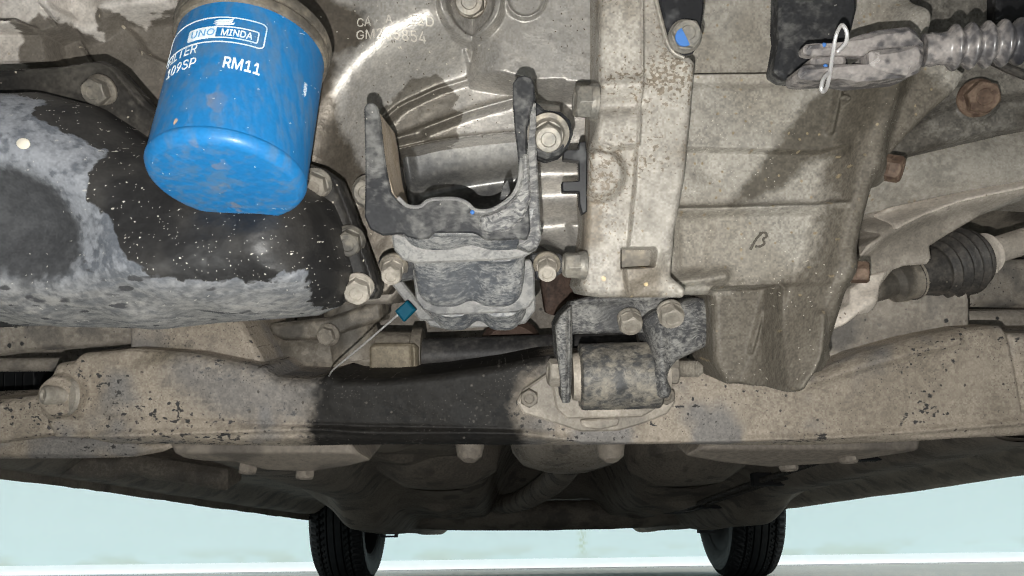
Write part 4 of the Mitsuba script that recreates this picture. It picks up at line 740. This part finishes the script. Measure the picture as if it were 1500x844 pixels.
# ------------------------------------------------------------------ steering rack
rk = thing('steering_rack', 'brown steering rack housing with a black tube running right', 'steering rack')
rc = lambda n: sc(n, .575)
obj('rack_tube', rev([(0, 0), (rc(25), 0), (rc(25), rc(330)), (0, rc(330))], pt(600, 522, .575), [1, .035, 0], 40), 'm_tube', rk)
mat('m_tube', proc(grime((.030, .029, .029), (.10, .094, .086), (.02, .02, .02), 60, .55, .2, .3, .2, specks=[(200, .13, .1, (.2, .18, .15))])), .5, 0, .3)
obj('housing', rev([(0, 0), (rc(36), 0), (rc(44), rc(20)), (rc(46), rc(60)), (rc(40), rc(110)), (rc(33), rc(140)), (rc(32), rc(205)), (rc(38), rc(208)), (rc(38), rc(222)), (0, rc(222))], pt(398, 520, .575), [1, .01, 0], 48), 'm_rack', rk)
obj('clamp', relief([(540, 510), (546, 504), (606, 504), (612, 510), (612, 548), (540, 548)], .548, lambda u, v: .55 + u * 0 - .003 * rib(sd_line([(606, 500), (608, 550)], .548, u, v), .002), .001, .57, 2, .002), 'm_ring2', rk, smooth=True)
mat('m_ring2', proc(grime((.19, .16, .115), (.30, .255, .185), (.09, .075, .055), 60, .47, .16, .5, .16)), .55, .2, .4, BUMP_CAST, .0003)
obj('pinion_housing', rev([(0, 0), (rc(40), 0), (rc(42), rc(20)), (rc(36), rc(60)), (rc(34), rc(110)), (0, rc(110))], pt(520, 530, .57), [-.15, 1, .1], 40), 'm_rack', rk)
obj('mount_block', relief([(388, 475), (480, 465), (556, 440), (560, 470), (510, 485), (478, 500), (412, 500), (396, 492)], .545, lambda u, v: .548 + u * 0, .0012, .58, 5, .004), 'm_rack', rk, smooth=True)
prof = [(0, 0)] + [(rc(30 + 4 * math.sin(q * 2 * math.pi)), rc(q * 12)) for q in np.linspace(0, 5, 61)] + [(0, rc(60))]
obj('boot', rev(prof, pt(340, 516, .585), [1, -.05, 0], 48), 'm_boot', rk)
obj('bolt', hexbolt(pt(482, 490, .545), [-.2, -.2, -.95], rc(22), .006, rc(16), .0015, .3), 'm_dirtbolt', rk, smooth=30)
seal = thing('wire_seal', 'thin silver wire with a small blue-green seal tag hanging above the crossmember', 'seal')
obj('wire', tube([pt(x, y, .474 - .0056 * i) for i, (x, y) in enumerate(smooth_line([(482, 551), (490, 540), (530, 507), (582, 462)], 6))], .00055), 'm_wire', seal)
obj('tag', plate([(578, 456), (596, 440), (609, 454), (591, 472)], .368, .006, .001, 1), 'm_tag', seal)

# ------------------------------------------------------------------ exhaust and tank behind
ex = thing('heat_shield', 'dark rounded heat shield bowl hanging behind the middle of the crossmember', 'heat shield')
obj('bowl', rev([(.0, .0), (.04, .002), (.07, .012), (.083, .028), (.088, .05), (.086, .05), (0, .05)], np.array([.08, 1.10, .205]), [0, .1, 1], 48), 'm_cross2', ex, world=True)
pp = thing('exhaust_pipe', 'dark exhaust pipe running back under the floor', 'exhaust pipe')
obj('pipe', tube(smooth_line([(.09, 1.1, .235), (.08, 1.45, .225), (.05, 1.7, .215), (.0, 2.0, .21), (-.06, 2.3, .225), (-.1, 2.7, .28)], 8), .026, 20), 'm_under', pp, world=True, smooth=True)
for i, x in enumerate((.34, .365)):
    t_ = thing('brake_pipe', ('thin dark brake pipe' if i == 0 else 'second, outer thin brake pipe') + ' running back under the right of the floor', 'pipe')
    obj('tube', tube(smooth_line([(CX + x, .74, .215), (CX + x + .01, 1.2, .212), (CX + x - .03, 1.6, .190), (CX + x - .02, 2.0, .182), (CX + x - .06, 2.4, .2)], 8), .005, 10), 'm_boot', t_, world=True, smooth=True)
    for y in (.95, 1.35, 1.75):
        q_ = trimesh.creation.box([.03, .02, .022]); q_.apply_translation([CX + x, y, .208 - .02 * sm(1.35, 1.75, y)]); obj('clip', q_, 'm_rim', t_, world=True, smooth=False)
for nm, x in (('left', -.13), ('right', .29)):
    t_ = thing('floor_pressing', f'rounded dark floor pressing on the {nm} of the heat shield bowl', 'body panel')
    obj('dome', rev([(0, 0), (.06, .006), (.10, .03), (.11, .07), (0, .07)], np.array([x, 1.25, .195]), [0, .15, 1], 40), 'm_under', t_, world=True)
